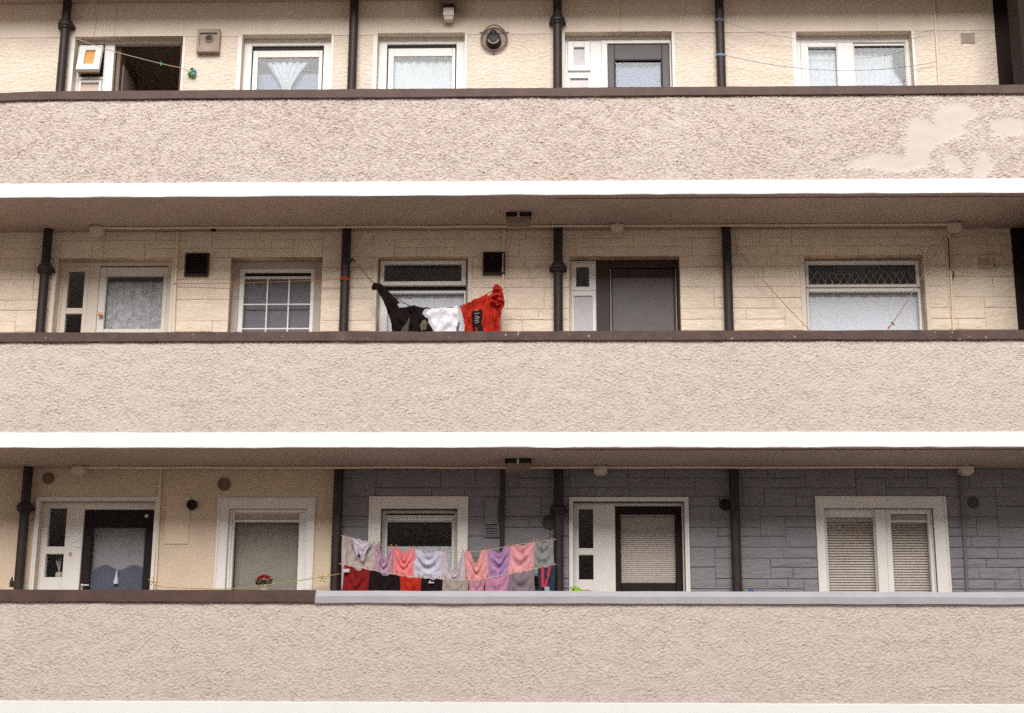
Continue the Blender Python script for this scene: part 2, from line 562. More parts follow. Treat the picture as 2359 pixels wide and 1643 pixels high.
def band_noise(nx, nz, step, wl_x, wl_z, rot, seed, width=0.45):
    """Unit-variance band-passed noise with an elongated, tilted grain."""
    rng = np.random.default_rng(seed)
    a = rng.standard_normal((nz, nx))
    fx = np.fft.fftfreq(nx, step)[None, :]
    fz = np.fft.fftfreq(nz, step)[:, None]
    c, s = math.cos(rot), math.sin(rot)
    u = (fx * c + fz * s) * wl_x
    v = (-fx * s + fz * c) * wl_z
    r = np.sqrt(u * u + v * v) + 1e-9
    g = np.exp(-(np.log(r) ** 2) / (2 * width ** 2))
    h = np.real(np.fft.ifft2(np.fft.fft2(a) * g))
    return h / h.std()


def inside_poly(px, pz, poly):
    ins = np.zeros(px.shape, bool)
    n = len(poly)
    j = n - 1
    for i in range(n):
        xi, zi = poly[i]
        xj, zj = poly[j]
        cond = ((zi > pz) != (zj > pz)) & (px < (xj - xi) * (pz - zi) / (zj - zi + 1e-12) + xi)
        ins ^= cond
        j = i
    return ins


def grid_mesh(name, X, Y, Z, m, parent, attr=None, smooth=True):
    nz, nx = X.shape
    me = bpy.data.meshes.new(name)
    co = np.stack([X, Y, Z], -1).reshape(-1, 3)
    idx = np.arange(nz * nx).reshape(nz, nx)
    q = np.stack([idx[:-1, :-1], idx[:-1, 1:], idx[1:, 1:], idx[1:, :-1]], -1).reshape(-1)
    nf = (nz - 1) * (nx - 1)
    me.vertices.add(len(co))
    me.vertices.foreach_set('co', co.astype(np.float32).ravel())
    me.loops.add(nf * 4)
    me.loops.foreach_set('vertex_index', q.astype(np.int32))
    me.polygons.add(nf)
    me.polygons.foreach_set('loop_start', np.arange(0, nf * 4, 4, dtype=np.int32))
    me.update(calc_edges=True)
    if attr is not None:
        a = me.attributes.new(attr[0], 'FLOAT', 'POINT')
        a.data.foreach_set('value', attr[1].astype(np.float32).ravel())
    return link(name, me, m, parent, smooth)


# ------------------------------------------------------------------ measures (metres; x along the front, y into the building, z up)
D = 1.0666                     # front of the dwelling walls, behind the balcony fronts at y = 0
SLAB = [2.5, 5.15, 7.8315]     # undersides of the three balcony slabs
FL = [z + 0.154 for z in SLAB]
CEIL = [5.15, 7.8315, 10.625]
XL, XR = -9.0, 9.0
XSIDE = 5.2558                 # end wall of the balconies
YB = D + 3.2

# ------------------------------------------------------------------ ground and an added, unseen block across the court that shapes the light
g = B().box(-600, 600, -600, 600, -0.5, 0.0).go("ground", 'asphalt')
tag(g, kind='structure')
ob = B().box(-32, 32, -40, -28, 0, 19.4)  # added out of view: height darkens pane reflections, pale face bounces light
for k in range(5):
    ob.box(-32.1, 32.1, -27.9, -27.7, 2.6 + 3.1 * k, 2.9 + 3.1 * k)
opp = ob.go("opposite_bounce_block", 'brick')
tag(opp, "added unseen pale block across the court, for dark pane reflections and bounced light", "building", kind='structure')

# ------------------------------------------------------------------ the apartment block
APT = thing("apartment_block", (0, D + 1.5, 0), "three storey block of flats with open rendered balconies and cream and grey walls", "building")

# slabs, fascias, soffits
for k, zb in enumerate(SLAB):
    B().box(XL, XR, 0.0, YB, zb, zb + 0.154).go("balcony_slab", 'soffit', APT)
    nx = 260
    xs = np.linspace(XL, XR, nx)
    rng = np.random.default_rng(40 + k)

    def wob(a, n=nx, sm=5):
        v = rng.standard_normal(n + sm * 4)
        v = np.convolve(v, np.ones(sm) / sm, 'same')[sm * 2:sm * 2 + n]
        return v * a
    wb, wt, wf = wob(0.0035), wob(0.003), wob(0.004)
    fb = B()
    prof = []
    for i in range(nx):
        prof.append([(xs[i], 0.0 - 0.001, zb + 0.002), (xs[i], -0.017, zb + wb[i] - 0.001), (xs[i], -0.021 + wf[i], zb + wb[i] + 0.006),
                     (xs[i], -0.021 + wf[i], zb + 0.149 + wt[i]), (xs[i], -0.016, zb + 0.154 + wt[i]), (xs[i], 0.012, zb + 0.158)])
    vs = [p for row in prof for p in row]
    m_ = 6
    fs = []
    for i in range(nx - 1):
        for j in range(m_):
            j2 = (j + 1) % m_
            fs.append((i * m_ + j, i * m_ + j2, (i + 1) * m_ + j2, (i + 1) * m_ + j))
    fb.add(vs, fs)
    fb.go("slab_fascia", 'white', APT)
    # dark bead put in for the groove's shadow line, on the right-hand half
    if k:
        B().box(0.22 if k == 1 else 0.3, XSIDE, 0.080, 0.087, zb - 0.008, zb - 0.0005).go("drip_shadow_line", 'vent_tan', APT)
B().box(XL, XR, 0.42, YB, CEIL[2], CEIL[2] + 0.2).go("roof_slab", 'soffit', APT)
B().box(XL, XR, D, YB, 0.004, SLAB[0] - 0.002).go("ground_storey_wall", 'dash_cream', APT)
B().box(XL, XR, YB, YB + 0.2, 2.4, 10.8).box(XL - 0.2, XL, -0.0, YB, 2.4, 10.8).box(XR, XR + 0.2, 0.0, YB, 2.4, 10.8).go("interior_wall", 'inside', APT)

# balcony fronts: a wall behind, a roughcast face with real relief in front
PATCHES = [
    [(3.975, 8.697), (4.032, 8.709), (4.172, 8.675), (4.243, 8.613), (4.254, 8.787), (4.343, 8.854), (4.436, 8.827), (4.515, 8.878), (4.606, 8.826), (4.714, 8.743),
     (4.633, 8.662), (4.534, 8.601), (4.566, 8.519), (4.458, 8.449), (4.334, 8.409), (4.237, 8.369), (4.157, 8.278), (4.139, 8.147), (4.015, 8.107), (3.826, 8.068),
     (3.677, 8.089), (3.548, 8.13), (3.379, 8.111), (3.296, 8.142), (3.365, 8.222), (3.517, 8.242), (3.614, 8.312), (3.671, 8.312), (3.921, 8.249), (3.939, 8.411), (3.955, 8.513)],
    [(4.325, 8.277), (4.419, 8.277), (4.491, 8.226), (4.531, 8.125), (4.499, 8.064), (4.386, 8.055), (4.317, 8.146)],
    [(4.713, 8.335), (4.777, 8.305), (4.831, 8.153), (4.719, 8.013), (4.588, 8.014), (4.636, 8.164)],
    [(4.83, 8.66), (4.992, 8.69), (5.175, 8.668), (5.161, 8.485), (4.976, 8.466), (4.835, 8.467)],
]
STEP = 0.0075
for k, zb in enumerate(SLAB):
    z0, z1 = zb + 0.150, zb + 1.108
    par = B().box(XL, XR, 0.022, 0.14, FL[k], z1).go("parapet", ['harl_low', 'harl_mid', 'harl_top'][k], APT)
    tag(par, ["lowest balcony front in fine pinkish roughcast", "middle balcony front in fine pinkish roughcast", "top balcony front in coarse roughcast with smooth mended patches"][k])
    x0, x1 = -6.5, 6.1
    xs = np.arange(x0, x1, STEP)
    zs = np.arange(z0, z1, STEP)
    X, Z = np.meshgrid(xs, zs)
    nx, nz = len(xs), len(zs)
    P = nz + 64                                       # pad so the relief does not repeat from top to bottom
    big = band_noise(nx, P, STEP, 0.088, 0.036, R(15), 11 + k, 0.8)[:nz]
    med = band_noise(nx, P, STEP, 0.042, 0.017, R(10), 21 + k, 0.55)[:nz]
    low = band_noise(nx, P, STEP, 0.5, 0.3, 0, 31 + k, 0.5)[:nz]
    amp = [0.0062, 0.0064, 0.0088][k]
    clump = 0.82 + 0.28 * np.tanh(band_noise(nx, P, STEP, 0.35, 0.22, R(10), 61 + k, 0.6)[:nz])
    h = (np.tanh(big * 0.7) * amp * 0.85 + np.tanh(med * 0.8) * amp * 0.85) * clump + low * 0.0018
    mask = np.zeros(X.shape)
    if k == 2:
        jx = band_noise(nx, P, STEP, 0.06, 0.06, 0, 77, 1.2)[:nz] * 0.017
        jz = band_noise(nx, P, STEP, 0.06, 0.06, 0, 78, 1.2)[:nz] * 0.017
        for poly in PATCHES:
            mask = np.maximum(mask, inside_poly(X + jx, Z + jz, poly).astype(float))
        for _ in range(2):
            pm = np.pad(mask, 1, mode='edge')
            mask = (pm[:-2, 1:-1] + pm[2:, 1:-1] + pm[1:-1, :-2] + pm[1:-1, 2:] + 2 * mask) / 6
        h = h * (1 - mask) + mask * (-0.011 + 0.0012 * low + 0.0012 * med * (big > 0.8))
    grid_mesh("roughcast_face", X, -h, Z, ['harl_low', 'harl_mid', 'harl_top'][k], par, ("patch", mask))


def coping(x0, x1, zb, m, label, chamfer=False, sag=None, seed=0, over=0.0, up=0.0):
    rng = np.random.default_rng(seed)
    n = max(8, int((x1 - x0) / 0.06))
    xs = np.linspace(x0, x1, n)
    def w(a):
        v = np.convolve(rng.standard_normal(n + 12), np.ones(7) / 7, 'same')[6:6 + n]
        return v * a
    wt, wb, wf = w(0.003), w(0.004), w(0.004)
    vs, fs = [], []
    for i, x in enumerate(xs):
        dz = sag(x) if sag else 0.0
        zl, zt = zb + 1.1037 + wb[i] + dz - over, zb + 1.2045 + wt[i] + dz + up
        yf = -0.030 + wf[i] - over
        if chamfer:
            row = [(0.17, zl), (yf, zl), (yf - 0.004, zl + 0.064), (yf + 0.012, zl + 0.070), (yf + 0.034, zt), (0.17, zt)]
        else:
            row = [(0.17, zl), (yf + 0.004, zl), (yf, zl + 0.006), (yf - 0.002, zt - 0.008), (yf + 0.006, zt), (0.17, zt)]
        vs += [(x, y, z) for y, z in row]
    m_ = 6
    for i in range(n - 1):
        for j in range(m_):
            j2 = (j + 1) % m_
            fs.append((i * m_ + j, i * m_ + j2, (i + 1) * m_ + j2, (i + 1) * m_ + j))
    fs += [tuple(range(m_))[::-1], tuple((n - 1) * m_ + j for j in range(m_))]
    return tag(B().add(vs, fs).go("coping", m, APT), label)


coping(XL, XR, SLAB[2], 'coping', "brown painted coping on the top balcony", sag=lambda x: -0.05 * max(0, (-5.25 - x)) ** 1.3 if x < -5.25 else 0, seed=3)
coping(XL, XR, SLAB[1], 'coping_worn', "brown coping with white specks on the middle balcony", seed=4)
coping(XL, -2.085, SLAB[0], 'coping', "plain brown coping on the lowest balcony", seed=5, up=0.022)
coping(-2.085, XR, SLAB[0], 'coping_grey', "pale grey coping on the lowest balcony", chamfer=True, seed=6, over=0.004, up=0.017)

# ------------------------------------------------------------------ dwelling walls with openings
HEAD2 = 10.2135
OPEN = {
    2: [(-5.256, -4.006, FL[2], 10.209), (-3.321, -2.294, 8.75, 10.221), (-1.763, -0.764, 8.75, 10.225), (0.379, 1.598, FL[2], 10.221), (3.010, 4.313, 8.75, 10.204)],
    1: [(-5.248, -3.972, FL[1], 7.519), (-3.316, -2.303, 6.10, 7.519), (-1.691, -0.694, 6.10, 7.519), (0.420, 1.629, FL[1], 7.519), (2.992, 4.282, 6.10, 7.519)],
    0: [(-5.222, -3.992, FL[0], 4.798), (-3.199, -2.368, 3.45, 4.716), (-1.580, -0.770, 3.45, 4.716), (0.448, 1.618, FL[0], 4.795), (3.079, 4.218, 3.45, 4.722)],
}
WT = 0.26


def wall(x0, x1, z0, z1, opens, m, label, y0=D, name="wall"):
    b = B()
    cur = x0
    for (a, c, s, h) in sorted(opens):
        if c <= x0 or a >= x1:
            continue
        if a > cur:
            b.box(cur, a, y0, D + WT, z0, z1)
        if s > z0:
            b.box(a, c, y0, D + WT, z0, s)
        if h < z1:
            b.box(a, c, y0, D + WT, h, z1)
        cur = c
    if cur < x1:
        b.box(cur, x1, y0, D + WT, z0, z1)
    return tag(b.go(name, m, APT), label)


wall(XL, XSIDE, FL[2], HEAD2 - 0.012, [(a, c, s, 99) for a, c, s, h in OPEN[2]], 'dash_cream', "cream roughcast wall of the top floor")
wall(XL, XSIDE, HEAD2 - 0.012, CEIL[2], OPEN[2], 'smooth_cream', "smooth cream band under the top ceiling", y0=D - 0.006)
W1 = wall(XL, XSIDE, FL[1], CEIL[1], OPEN[1], 'joint_cream', "cream painted stone wall of the middle floor")
wall(XL, -2.06, FL[0], CEIL[0], OPEN[0], 'dash_tan', "tan roughcast wall of the lowest floor")
W0 = wall(-2.06, XR, FL[0], CEIL[0], OPEN[0], 'joint_grey', "grey painted stone wall of the lowest floor")


def stones(parent, x0, x1, z0, z1, opens, m, seed, hc=0.104, margin=0.0, proud=1.0):
    """Random coursed blocks with recessed joints, each an object of its own."""
    rng = random.Random(seed)
    rows = []
    z = z0
    brk = max(h for a, c, s, h in opens) + 0.002
    for lo_, hi_ in ((z0, brk), (brk, z1)):               # a bed joint runs level with the window heads
        nr = max(1, round((hi_ - lo_) / hc))
        cuts = [lo_ + (hi_ - lo_) * q / nr + (rng.uniform(-0.008, 0.008) if 0 < q < nr else 0) for q in range(nr + 1)]
        rows += list(zip(cuts[:-1], cuts[1:]))
    n_rows = len(rows)
    taken = [[] for _ in rows]                    # intervals already filled by a taller block from below

    def free(lo, hi, ivs):
        out, cur = [], lo
        for a, c in sorted(ivs):
            if a > cur + 0.03:
                out.append((cur, min(a, hi)))
            cur = max(cur, c)
        if hi > cur + 0.03:
            out.append((cur, hi))
        return out

    cnt = 0
    for i, (za, zc) in enumerate(rows):
        blocked = [(a - margin, c + margin) for a, c, s, h in opens if h + margin > za + 0.020] + taken[i]
        blocked = [(a, c) for a, c in blocked]
        for lo, hi in free(x0, x1, blocked):
            cur = lo
            while cur < hi - 0.005:
                wd = rng.uniform(0.22, 0.74)
                if hi - cur - wd < 0.14:
                    wd = hi - cur
                    if wd > 0.75:
                        wd *= 0.5
                a, c = cur, min(hi, cur + wd)
                top = zc
                if i + 1 < n_rows and rng.random() < 0.45:
                    nb = [(oa - margin, oc + margin) for oa, oc, s, h in opens if h + margin > zc + 0.020] + taken[i + 1]
                    if not any(a < q and c > p_ for p_, q in nb):
                        top = rows[i + 1][1]
                        taken[i + 1].append((a, c))
                # blocks whose top runs past a window head stop at the jamb already (blocked above), so only trim joints here
                g_ = 0.0028
                xa, xc, z_a, z_c = a + g_, c - g_, za + g_ * rng.uniform(0.8, 1.5), top - g_ * rng.uniform(0.8, 1.5)
                if xc - xa > 0.03 and z_c - z_a > 0.015:
                    dp = rng.uniform(0.008, 0.013) * proud
                    ch = 0.005
                    j = lambda s_=0.0022: rng.uniform(-s_, s_)
                    vs = [(xa, D - 0.0005, z_a), (xc, D - 0.0005, z_a), (xc, D - 0.0005, z_c), (xa, D - 0.0005, z_c)]
                    vs += [(xa + j(), D - dp * 0.55, z_a + j()), (xc + j(), D - dp * 0.55, z_a + j()), (xc + j(), D - dp * 0.55, z_c + j()), (xa + j(), D - dp * 0.55, z_c + j())]
                    vs += [(xa + ch + j(), D - dp + j(), z_a + ch + j()), (xc - ch + j(), D - dp + j(), z_a + ch + j()), (xc - ch + j(), D - dp + j(), z_c - ch + j()), (xa + ch + j(), D - dp + j(), z_c - ch + j())]
                    vs += [((xa + xc) / 2 + j(0.05), D - dp - rng.uniform(0.001, 0.005), (z_a + z_c) / 2 + j(0.01))]
                    fs = []
                    for q in range(4):
                        q2 = (q + 1) % 4
                        fs += [(q, q2, 4 + q2, 4 + q), (4 + q, 4 + q2, 8 + q2, 8 + q), (8 + q, 8 + q2, 12)]
                    B().add(vs, fs).go("stone", m, parent)
                    cnt += 1
                cur = c
    return cnt


n1 = stones(W1, -6.35, XSIDE, 6.42, CEIL[1] - 0.002, OPEN[1], 'stone_cream', 5, hc=0.118, proud=0.55)
OUT0 = [(-1.709, -0.659, 3.4, 4.846), (0.405, 1.663, 2.6, 4.838), (2.992, 4.358, 3.4, 4.847)]
n0 = stones(W0, -2.055, 5.75, 3.66, CEIL[0] - 0.002, OUT0, 'stone_grey', 9, hc=0.108, proud=0.8)
print("stones", n1, n0)

# balcony end: brown pier, then the unlit stair hall
for k in (1, 2):
    z0, z1 = FL[k], CEIL[k]
    tag(B().box(XSIDE, XSIDE + 0.16, 0.14, 0.52, z0, z1).go("pier", 'dark_wall', APT), "dark brown pier at the balcony end")
    B().box(XSIDE + 0.16, XR, 0.015, 0.15, SLAB[k] + 1.12, z1).box(XSIDE, XR, D, D + WT, z0, z1).box(6.6, 6.8, 0.15, D, z0, z1).go("stair_hall_wall", 'dark_wall', APT)

# ------------------------------------------------------------------ windows and doors
YI = D + 0.12


def pane(parent, x0, x1, z0, z1, y=YI + 0.03, m='pane', name="pane"):
    return B().box(x0, x1, y, y + 0.006, z0, z1).go(name, m, parent)


def muntins(parent, xs, zs, x0, x1, z0, z1, y, m='pvc', w=0.016):
    for x in xs:
        B().cbox(x - w / 2, x + w / 2, y - 0.014, y - 0.001, z0, z1, 0.003).go("muntin", m, parent)
    for z in zs:
        B().cbox(x0, x1, y - 0.013, y - 0.0015, z - w / 2, z + w / 2, 0.003).go("muntin", m, parent)


def curtain(name, x0, x1, z0, z1, y, m, label, cat, amp=0.012, folds=7, shape=None, seed=0, nx=60, nz=24):
    rng = random.Random(seed)
    ph = [rng.uniform(0, 6.28) for _ in range(4)]
    U, V = np.meshgrid(np.linspace(0, 1, nx), np.linspace(0, 1, nz))
    X = x0 + (x1 - x0) * U
    Z = z0 + (z1 - z0) * V
    if shape is not None:
        X, Z = shape(U, V, X, Z)
    Y = y + amp * (np.sin(U * folds * 6.28 + ph[0] + 0.6 * np.sin(V * 3 + ph[1])) * 0.7 + 0.3 * np.sin(U * folds * 2.3 * 6.28 + ph[2])) + 0.3 * amp * np.sin(V * 5 + U * 4 + ph[3])
    o = grid_mesh(name, X, Y, Z, m, None)
    md = o.modifiers.new("thickness", 'SOLIDIFY')
    md.thickness = 0.002
    return tag(o, label, cat)


def reveal_frame(op, w, label, m='pvc', name="window", y0=YI, y1=YI + 0.07, extra=None):
    a, c, s, h = op
    b = B().ring(a + 0.001, c - 0.001, s + 0.001, h - 0.001, y0, y1, *w)
    if extra:
        extra(b)
    return tag(b.go(name, m, APT), label)


def band(parent, x0, x1, zt, zb, ix0, ix1, izt, y=D, m='band', lip=True, proud=0.014):
    """Painted flat surround on the wall face, with a raised outer lip."""
    b = B()
    b.cbox(x0, ix0, y - proud, y + 0.004, zb, zt)
    b.cbox(ix1, x1, y - proud, y + 0.004, zb, zt)
    b.cbox(ix0, ix1, y - proud + 0.001, y + 0.004, izt, zt)
    if lip:
        q = 0.022
        b.cbox(x0 - 0.001, x0 + q, y - proud - 0.012, y - proud + 0.001, zb, zt + 0.001)
        b.cbox(x1 - q, x1 + 0.001, y - proud - 0.012, y - proud + 0.001, zb, zt + 0.001)
        b.cbox(x0 + q, x1 - q, y - proud - 0.011, y - proud + 0.001, zt - q, zt + 0.001)
    return b.go("surround", m, parent)


# ---- top floor -------------------------------------------------------------
op = OPEN[2][0]
zb = FL[2]
dw = B()
dw.cbox(op[0] + 0.001, -5.222, YI, YI + 0.07, zb, op[3])                     # left jamb
dw.cbox(-4.943, -4.829, YI, YI + 0.07, zb, op[3] - 0.03)                      # mullion board
dw.cbox(-5.222, -4.006, YI + 0.001, YI + 0.07, op[3] - 0.03, op[3])            # head
dw.cbox(-4.055, op[1] - 0.001, YI + 0.02, YI + 0.07, zb, op[3] - 0.03)
dw.cbox(-5.222, -4.943, YI + 0.002, YI + 0.07, 9.73, 9.765)
doorway = tag(dw.go("doorway", 'pvc', APT), "top floor doorway with its door open onto a dark hall")
# top-hung sidelight swung outwards
ang = R(16)
hop = B()
hz, hy = 10.12, YI - 0.012


def tilt(pts):
    out = []
    for x, y, z in pts:
        dy, dz = y - hy, z - hz
        out.append((x, hy + dy * math.cos(ang) + dz * math.sin(ang), hz - dy * math.sin(ang) + dz * math.cos(ang)))
    return out


def tilted(b):
    b.v = tilt(b.v)
    return b


hs_ = tilted(B().ring(-5.215, -4.95, hz - 0.36, hz, hy - 0.05, hy, 0.075, 0.075, 0.07, 0.08)).go("sash", 'pvc', doorway)
tag(hs_, "white sidelight vent propped open")
tilted(B().box(-5.14, -5.025, hy - 0.02, hy - 0.014, hz - 0.28, hz - 0.07)).go("pane", 'lamp_glow_pane', doorway)  # orange interior glow put into the pane colour, no lamp behind
tilted(B().box(-5.205, -4.96, hy + 0.0005, hy + 0.03, hz - 0.358, hz - 0.325)).go("sash_edge", 'wood', doorway)
B().ring(-5.215, -4.95, zb + 0.9, 9.72, YI - 0.01, YI + 0.04, 0.03).go("sash", 'pvc', doorway)
B().box(-5.185, -4.98, YI + 0.02, YI + 0.026, zb + 0.93, 9.69).go("pane", 'peach', doorway)
# the door leaf folded back inside
B().box(-4.82, -4.775, YI + 0.08, YI + 0.86, zb + 0.01, 10.165).go("door", 'hall_door', doorway)
B().box(-4.056, -4.0565 + 0.045, YI - 0.004, YI + 0.018, zb, 10.17).go("jamb", 'red_jamb', doorway)
B().box(-4.775, -4.765, YI + 0.2, YI + 0.74, zb + 1.0, 10.0).go("door_panel", 'taupe', doorway)

op = OPEN[2][1]
win = reveal_frame(op, (0.092, 0.102, 0.082, 0.05), "top floor window with a tied net curtain", 'pvc')
B().ring(-3.227, -2.398, 8.82, 10.137, YI + 0.03, YI + 0.075, 0.012, 0.012, 0.052, 0.03).go("hopper_recess", 'brown_door', win)
B().ring(-3.214, -2.411, 8.84, 10.082, YI + 0.012, YI + 0.06, 0.058, 0.04, 0.085, 0.05).go("sash", 'pvc', win)
pane(win, -3.156, -2.451, 8.89, 9.997)


def hourglass(U, V, X, Z):
    cx = -2.83
    wv = 0.05 + 0.20 * np.clip((V - 0.62) / 0.38, 0, 1) ** 1.2 + 0.055 * np.clip((0.62 - V) / 0.25, 0, 1) ** 0.6
    return cx + (U - 0.5) * 2 * wv, Z


curtain("net_curtain", -3.05, -2.6, 9.1, 9.97, YI + 0.09, 'net', "white net curtain tied at the waist in a top floor window", "curtain", 0.02, 6, hourglass, 3)
curtain("blind", -3.2, -2.41, 8.8, 9.86, YI + 0.17, 'cloth_blue', "pale blue blind behind the tied net curtain", "blind", 0.003, 3)

op = OPEN[2][2]
win = reveal_frame(op, (0.098, 0.100, 0.080, 0.05), "top floor window with a pale flowered net, right of the second drainpipe", 'pvc')
B().ring(-1.664, -0.865, 8.82, 10.143, YI + 0.03, YI + 0.075, 0.012, 0.012, 0.042, 0.03).go("hopper_recess", 'brown_door', win)
B().ring(-1.650, -0.878, 8.84, 10.098, YI + 0.012, YI + 0.06, 0.062, 0.038, 0.100, 0.05).go("sash", 'pvc', win)
pane(win, -1.588, -0.916, 8.89, 9.998)
curtain("net_curtain", -1.66, -0.86, 8.8, 9.99, YI + 0.10, 'net', "pale flowered net curtain across a top floor window", "curtain", 0.012, 8, seed=5)
curtain("blind", -1.67, -0.85, 8.8, 9.99, YI + 0.2, 'cloth_pale', "pale sheet hanging behind the flowered net", "curtain", 0.006, 4, seed=15)

op = OPEN[2][3]
dw = B()
dw.cbox(op[0] + 0.001, 0.414, YI, YI + 0.07, FL[2], op[3])
dw.cbox(0.414, op[1] - 0.001, YI + 0.001, YI + 0.07, 10.175, op[3])
dw.cbox(0.672, 0.800, YI, YI + 0.07, FL[2], 10.174)
dw.cbox(0.800, 0.868, YI - 0.01, YI + 0.07, FL[2], 10.130)
dw.cbox(0.800, 1.597, YI - 0.009, YI + 0.07, 10.130, 10.172)
dw.cbox(1.578, 1.5965, YI - 0.01, YI + 0.07, FL[2], 10.129)
doorway = tag(dw.go("doorway", 'pvc', APT), "top floor doorway with a charcoal half glazed door")
B().ring(0.416, 0.671, 9.793, 10.162, YI - 0.012, YI + 0.04, 0.067, 0.067, 0.075, 0.065).go("sash", 'pvc', doorway)
B().box(0.483, 0.604, YI + 0.02, YI + 0.026, 9.858, 10.087).go("pane", 'frost', doorway)
B().ring(0.416, 0.671, 8.9, 9.772, YI - 0.008, YI + 0.04, 0.025, 0.025, 0.07, 0.05).go("sash", 'pvc', doorway)
B().box(0.441, 0.646, YI + 0.02, YI + 0.026, 8.95, 9.702).go("pane", 'frost', doorway)
B().ring(0.870, 1.576, FL[2] + 0.01, 10.128, YI + 0.012, YI + 0.06, 0.078, 0.085, 0.190, 0.9, 0.006).go("door", 'grey_door', doorway)
B().ring(0.944, 1.495, 8.88, 9.942, YI + 0.002, YI + 0.014, 0.018, 0.018, 0.022, 0.02).go("beading", 'black', doorway)
pane(doorway, 0.95, 1.49, 8.89, 9.935, YI + 0.03)
curtain("blind", 0.94, 1.50, 8.87, 9.95, YI + 0.09, 'cloth_blue', "pale blue blind in the charcoal door", "blind", 0.003, 2)

op = OPEN[2][4]


def ex(b):
    b.cbox(3.49, 3.676, YI + 0.0012, YI + 0.07, 8.80, 10.125)


win = reveal_frame(op, (0.06, 0.045, 0.078, 0.05), "wide top floor window of two lights with wires across it", 'pvc', extra=ex)
B().ring(3.072, 3.489, 8.81, 10.118, YI - 0.012, YI + 0.05, 0.087, 0.012, 0.052, 0.05).go("sash", 'pvc', win)
B().ring(3.677, 4.266, 8.81, 10.112, YI + 0.01, YI + 0.05, 0.010, 0.010, 0.026, 0.05).go("sash", 'pvc', win)
B().box(3.687, 4.256, YI + 0.022, YI + 0.05, 10.072, 10.086).go("beading", 'brown_door', win)
pane(win, 3.159, 3.478, 8.86, 10.066)
pane(win, 3.687, 4.257, 8.86, 10.073)
curtain("net_curtain", 3.07, 3.60, 8.8, 10.07, YI + 0.10, 'net', "white net curtain in the narrow left light of the wide top window", "curtain", 0.012, 6, seed=8)
curtain("net_curtain", 3.60, 4.24, 8.8, 10.10, YI + 0.13, 'net', "white net curtain in the broad right light of the wide top window", "curtain", 0.012, 8, seed=9)
curtain("sheet", 3.05, 4.30, 8.8, 10.12, YI + 0.22, 'cloth_pale', "pale sheet behind the net of the wide top window", "curtain", 0.006, 4, seed=19)


def bulge(U, V, X, Z):
    wv = 0.165 * np.sqrt(np.clip(1 - ((V - 0.55) / 0.56) ** 2, 0.02, 1))
    return 4.30 - (1 - U) * wv, Z


curtain("dark_shape", 4.18, 4.30, 9.70, 10.13, YI + 0.075, 'shape_char', "dark rounded shape at the right side of the wide top window", "curtain", 0.008, 3, bulge, 4)  # dark sheet with a bulging left edge

for (a, c, s_, h) in OPEN[2]:
    B().cbox(a - 0.050, a + 0.0, D - 0.008, D + 0.004, s_, HEAD2 - 0.014, 0.002).go("opening_trim", 'band', APT)
    B().cbox(c - 0.0, c + 0.030, D - 0.008, D + 0.004, s_, HEAD2 - 0.014, 0.002).go("opening_trim", 'band', APT)
for (a, c, s_, h) in (OPEN[1][0], OPEN[1][2], OPEN[1][4]):
    B().cbox(a - 0.055, a - 0.002, D - 0.018, D + 0.004, s_, h, 0.003).go("opening_trim", 'band_cream', APT)
    B().cbox(c + 0.002, c + 0.045, D - 0.018, D + 0.004, s_, h, 0.003).go("opening_trim", 'band_cream', APT)

# ---- middle floor ----------------------------------------------------------
op = OPEN[1][0]
zf = FL[1]
dw = B()
dw.cbox(op[0] + 0.001, -5.215, YI, YI + 0.07, zf, op[3])
dw.cbox(-5.215, op[1] - 0.001, YI + 0.001, YI + 0.07, 7.475, op[3])
dw.cbox(-4.925, -4.808, YI + 0.005, YI + 0.07, zf, 7.474)
dw.cbox(-4.04, op[1] - 0.001, YI, YI + 0.07, zf, 7.474)
dw.cbox(-5.215, -5.158, YI + 0.008, YI + 0.07, zf, 7.474)
dw.cbox(-4.975, -4.925, YI + 0.008, YI + 0.07, zf, 7.474)
dw.cbox(-5.158, -4.975, YI + 0.009, YI + 0.07, 7.410, 7.474)
dw.cbox(-5.158, -4.975, YI + 0.009, YI + 0.07, 6.918, 6.985)
dw.cbox(-5.158, -4.975, YI + 0.009, YI + 0.07, zf, 6.3)
doorway = tag(dw.go("doorway", 'band_cream', APT), "middle floor doorway with a white half glazed door")
pane(doorway, -5.158, -4.975, 6.985, 7.410, m='pane_clear')
pane(doorway, -5.158, -4.975, 6.3, 6.918, m='pane_clear')
B().ring(-4.806, -4.042, zf + 0.01, 7.46, YI + 0.014, YI + 0.06, 0.078, 0.05, 0.105, 1.43, 0.006).go("door", 'white_door', doorway)
pane(doorway, -4.728, -4.09, 6.744, 7.355, YI + 0.03, 'pane_clear')
B().lathe((-4.757, YI + 0.014, 6.895), (0, -1, 0), [(0, 0.012), (0.025, 0.012), (0.027, 0.024), (0.045, 0.024), (0.052, 0.012)], 14).go("handle", 'brass', doorway, True)
curtain("lace_curtain", -4.73, -4.09, 6.74, 7.31, YI + 0.09, 'lace', "patterned lace curtain in the white middle floor door", "curtain", 0.012, 5, seed=2)

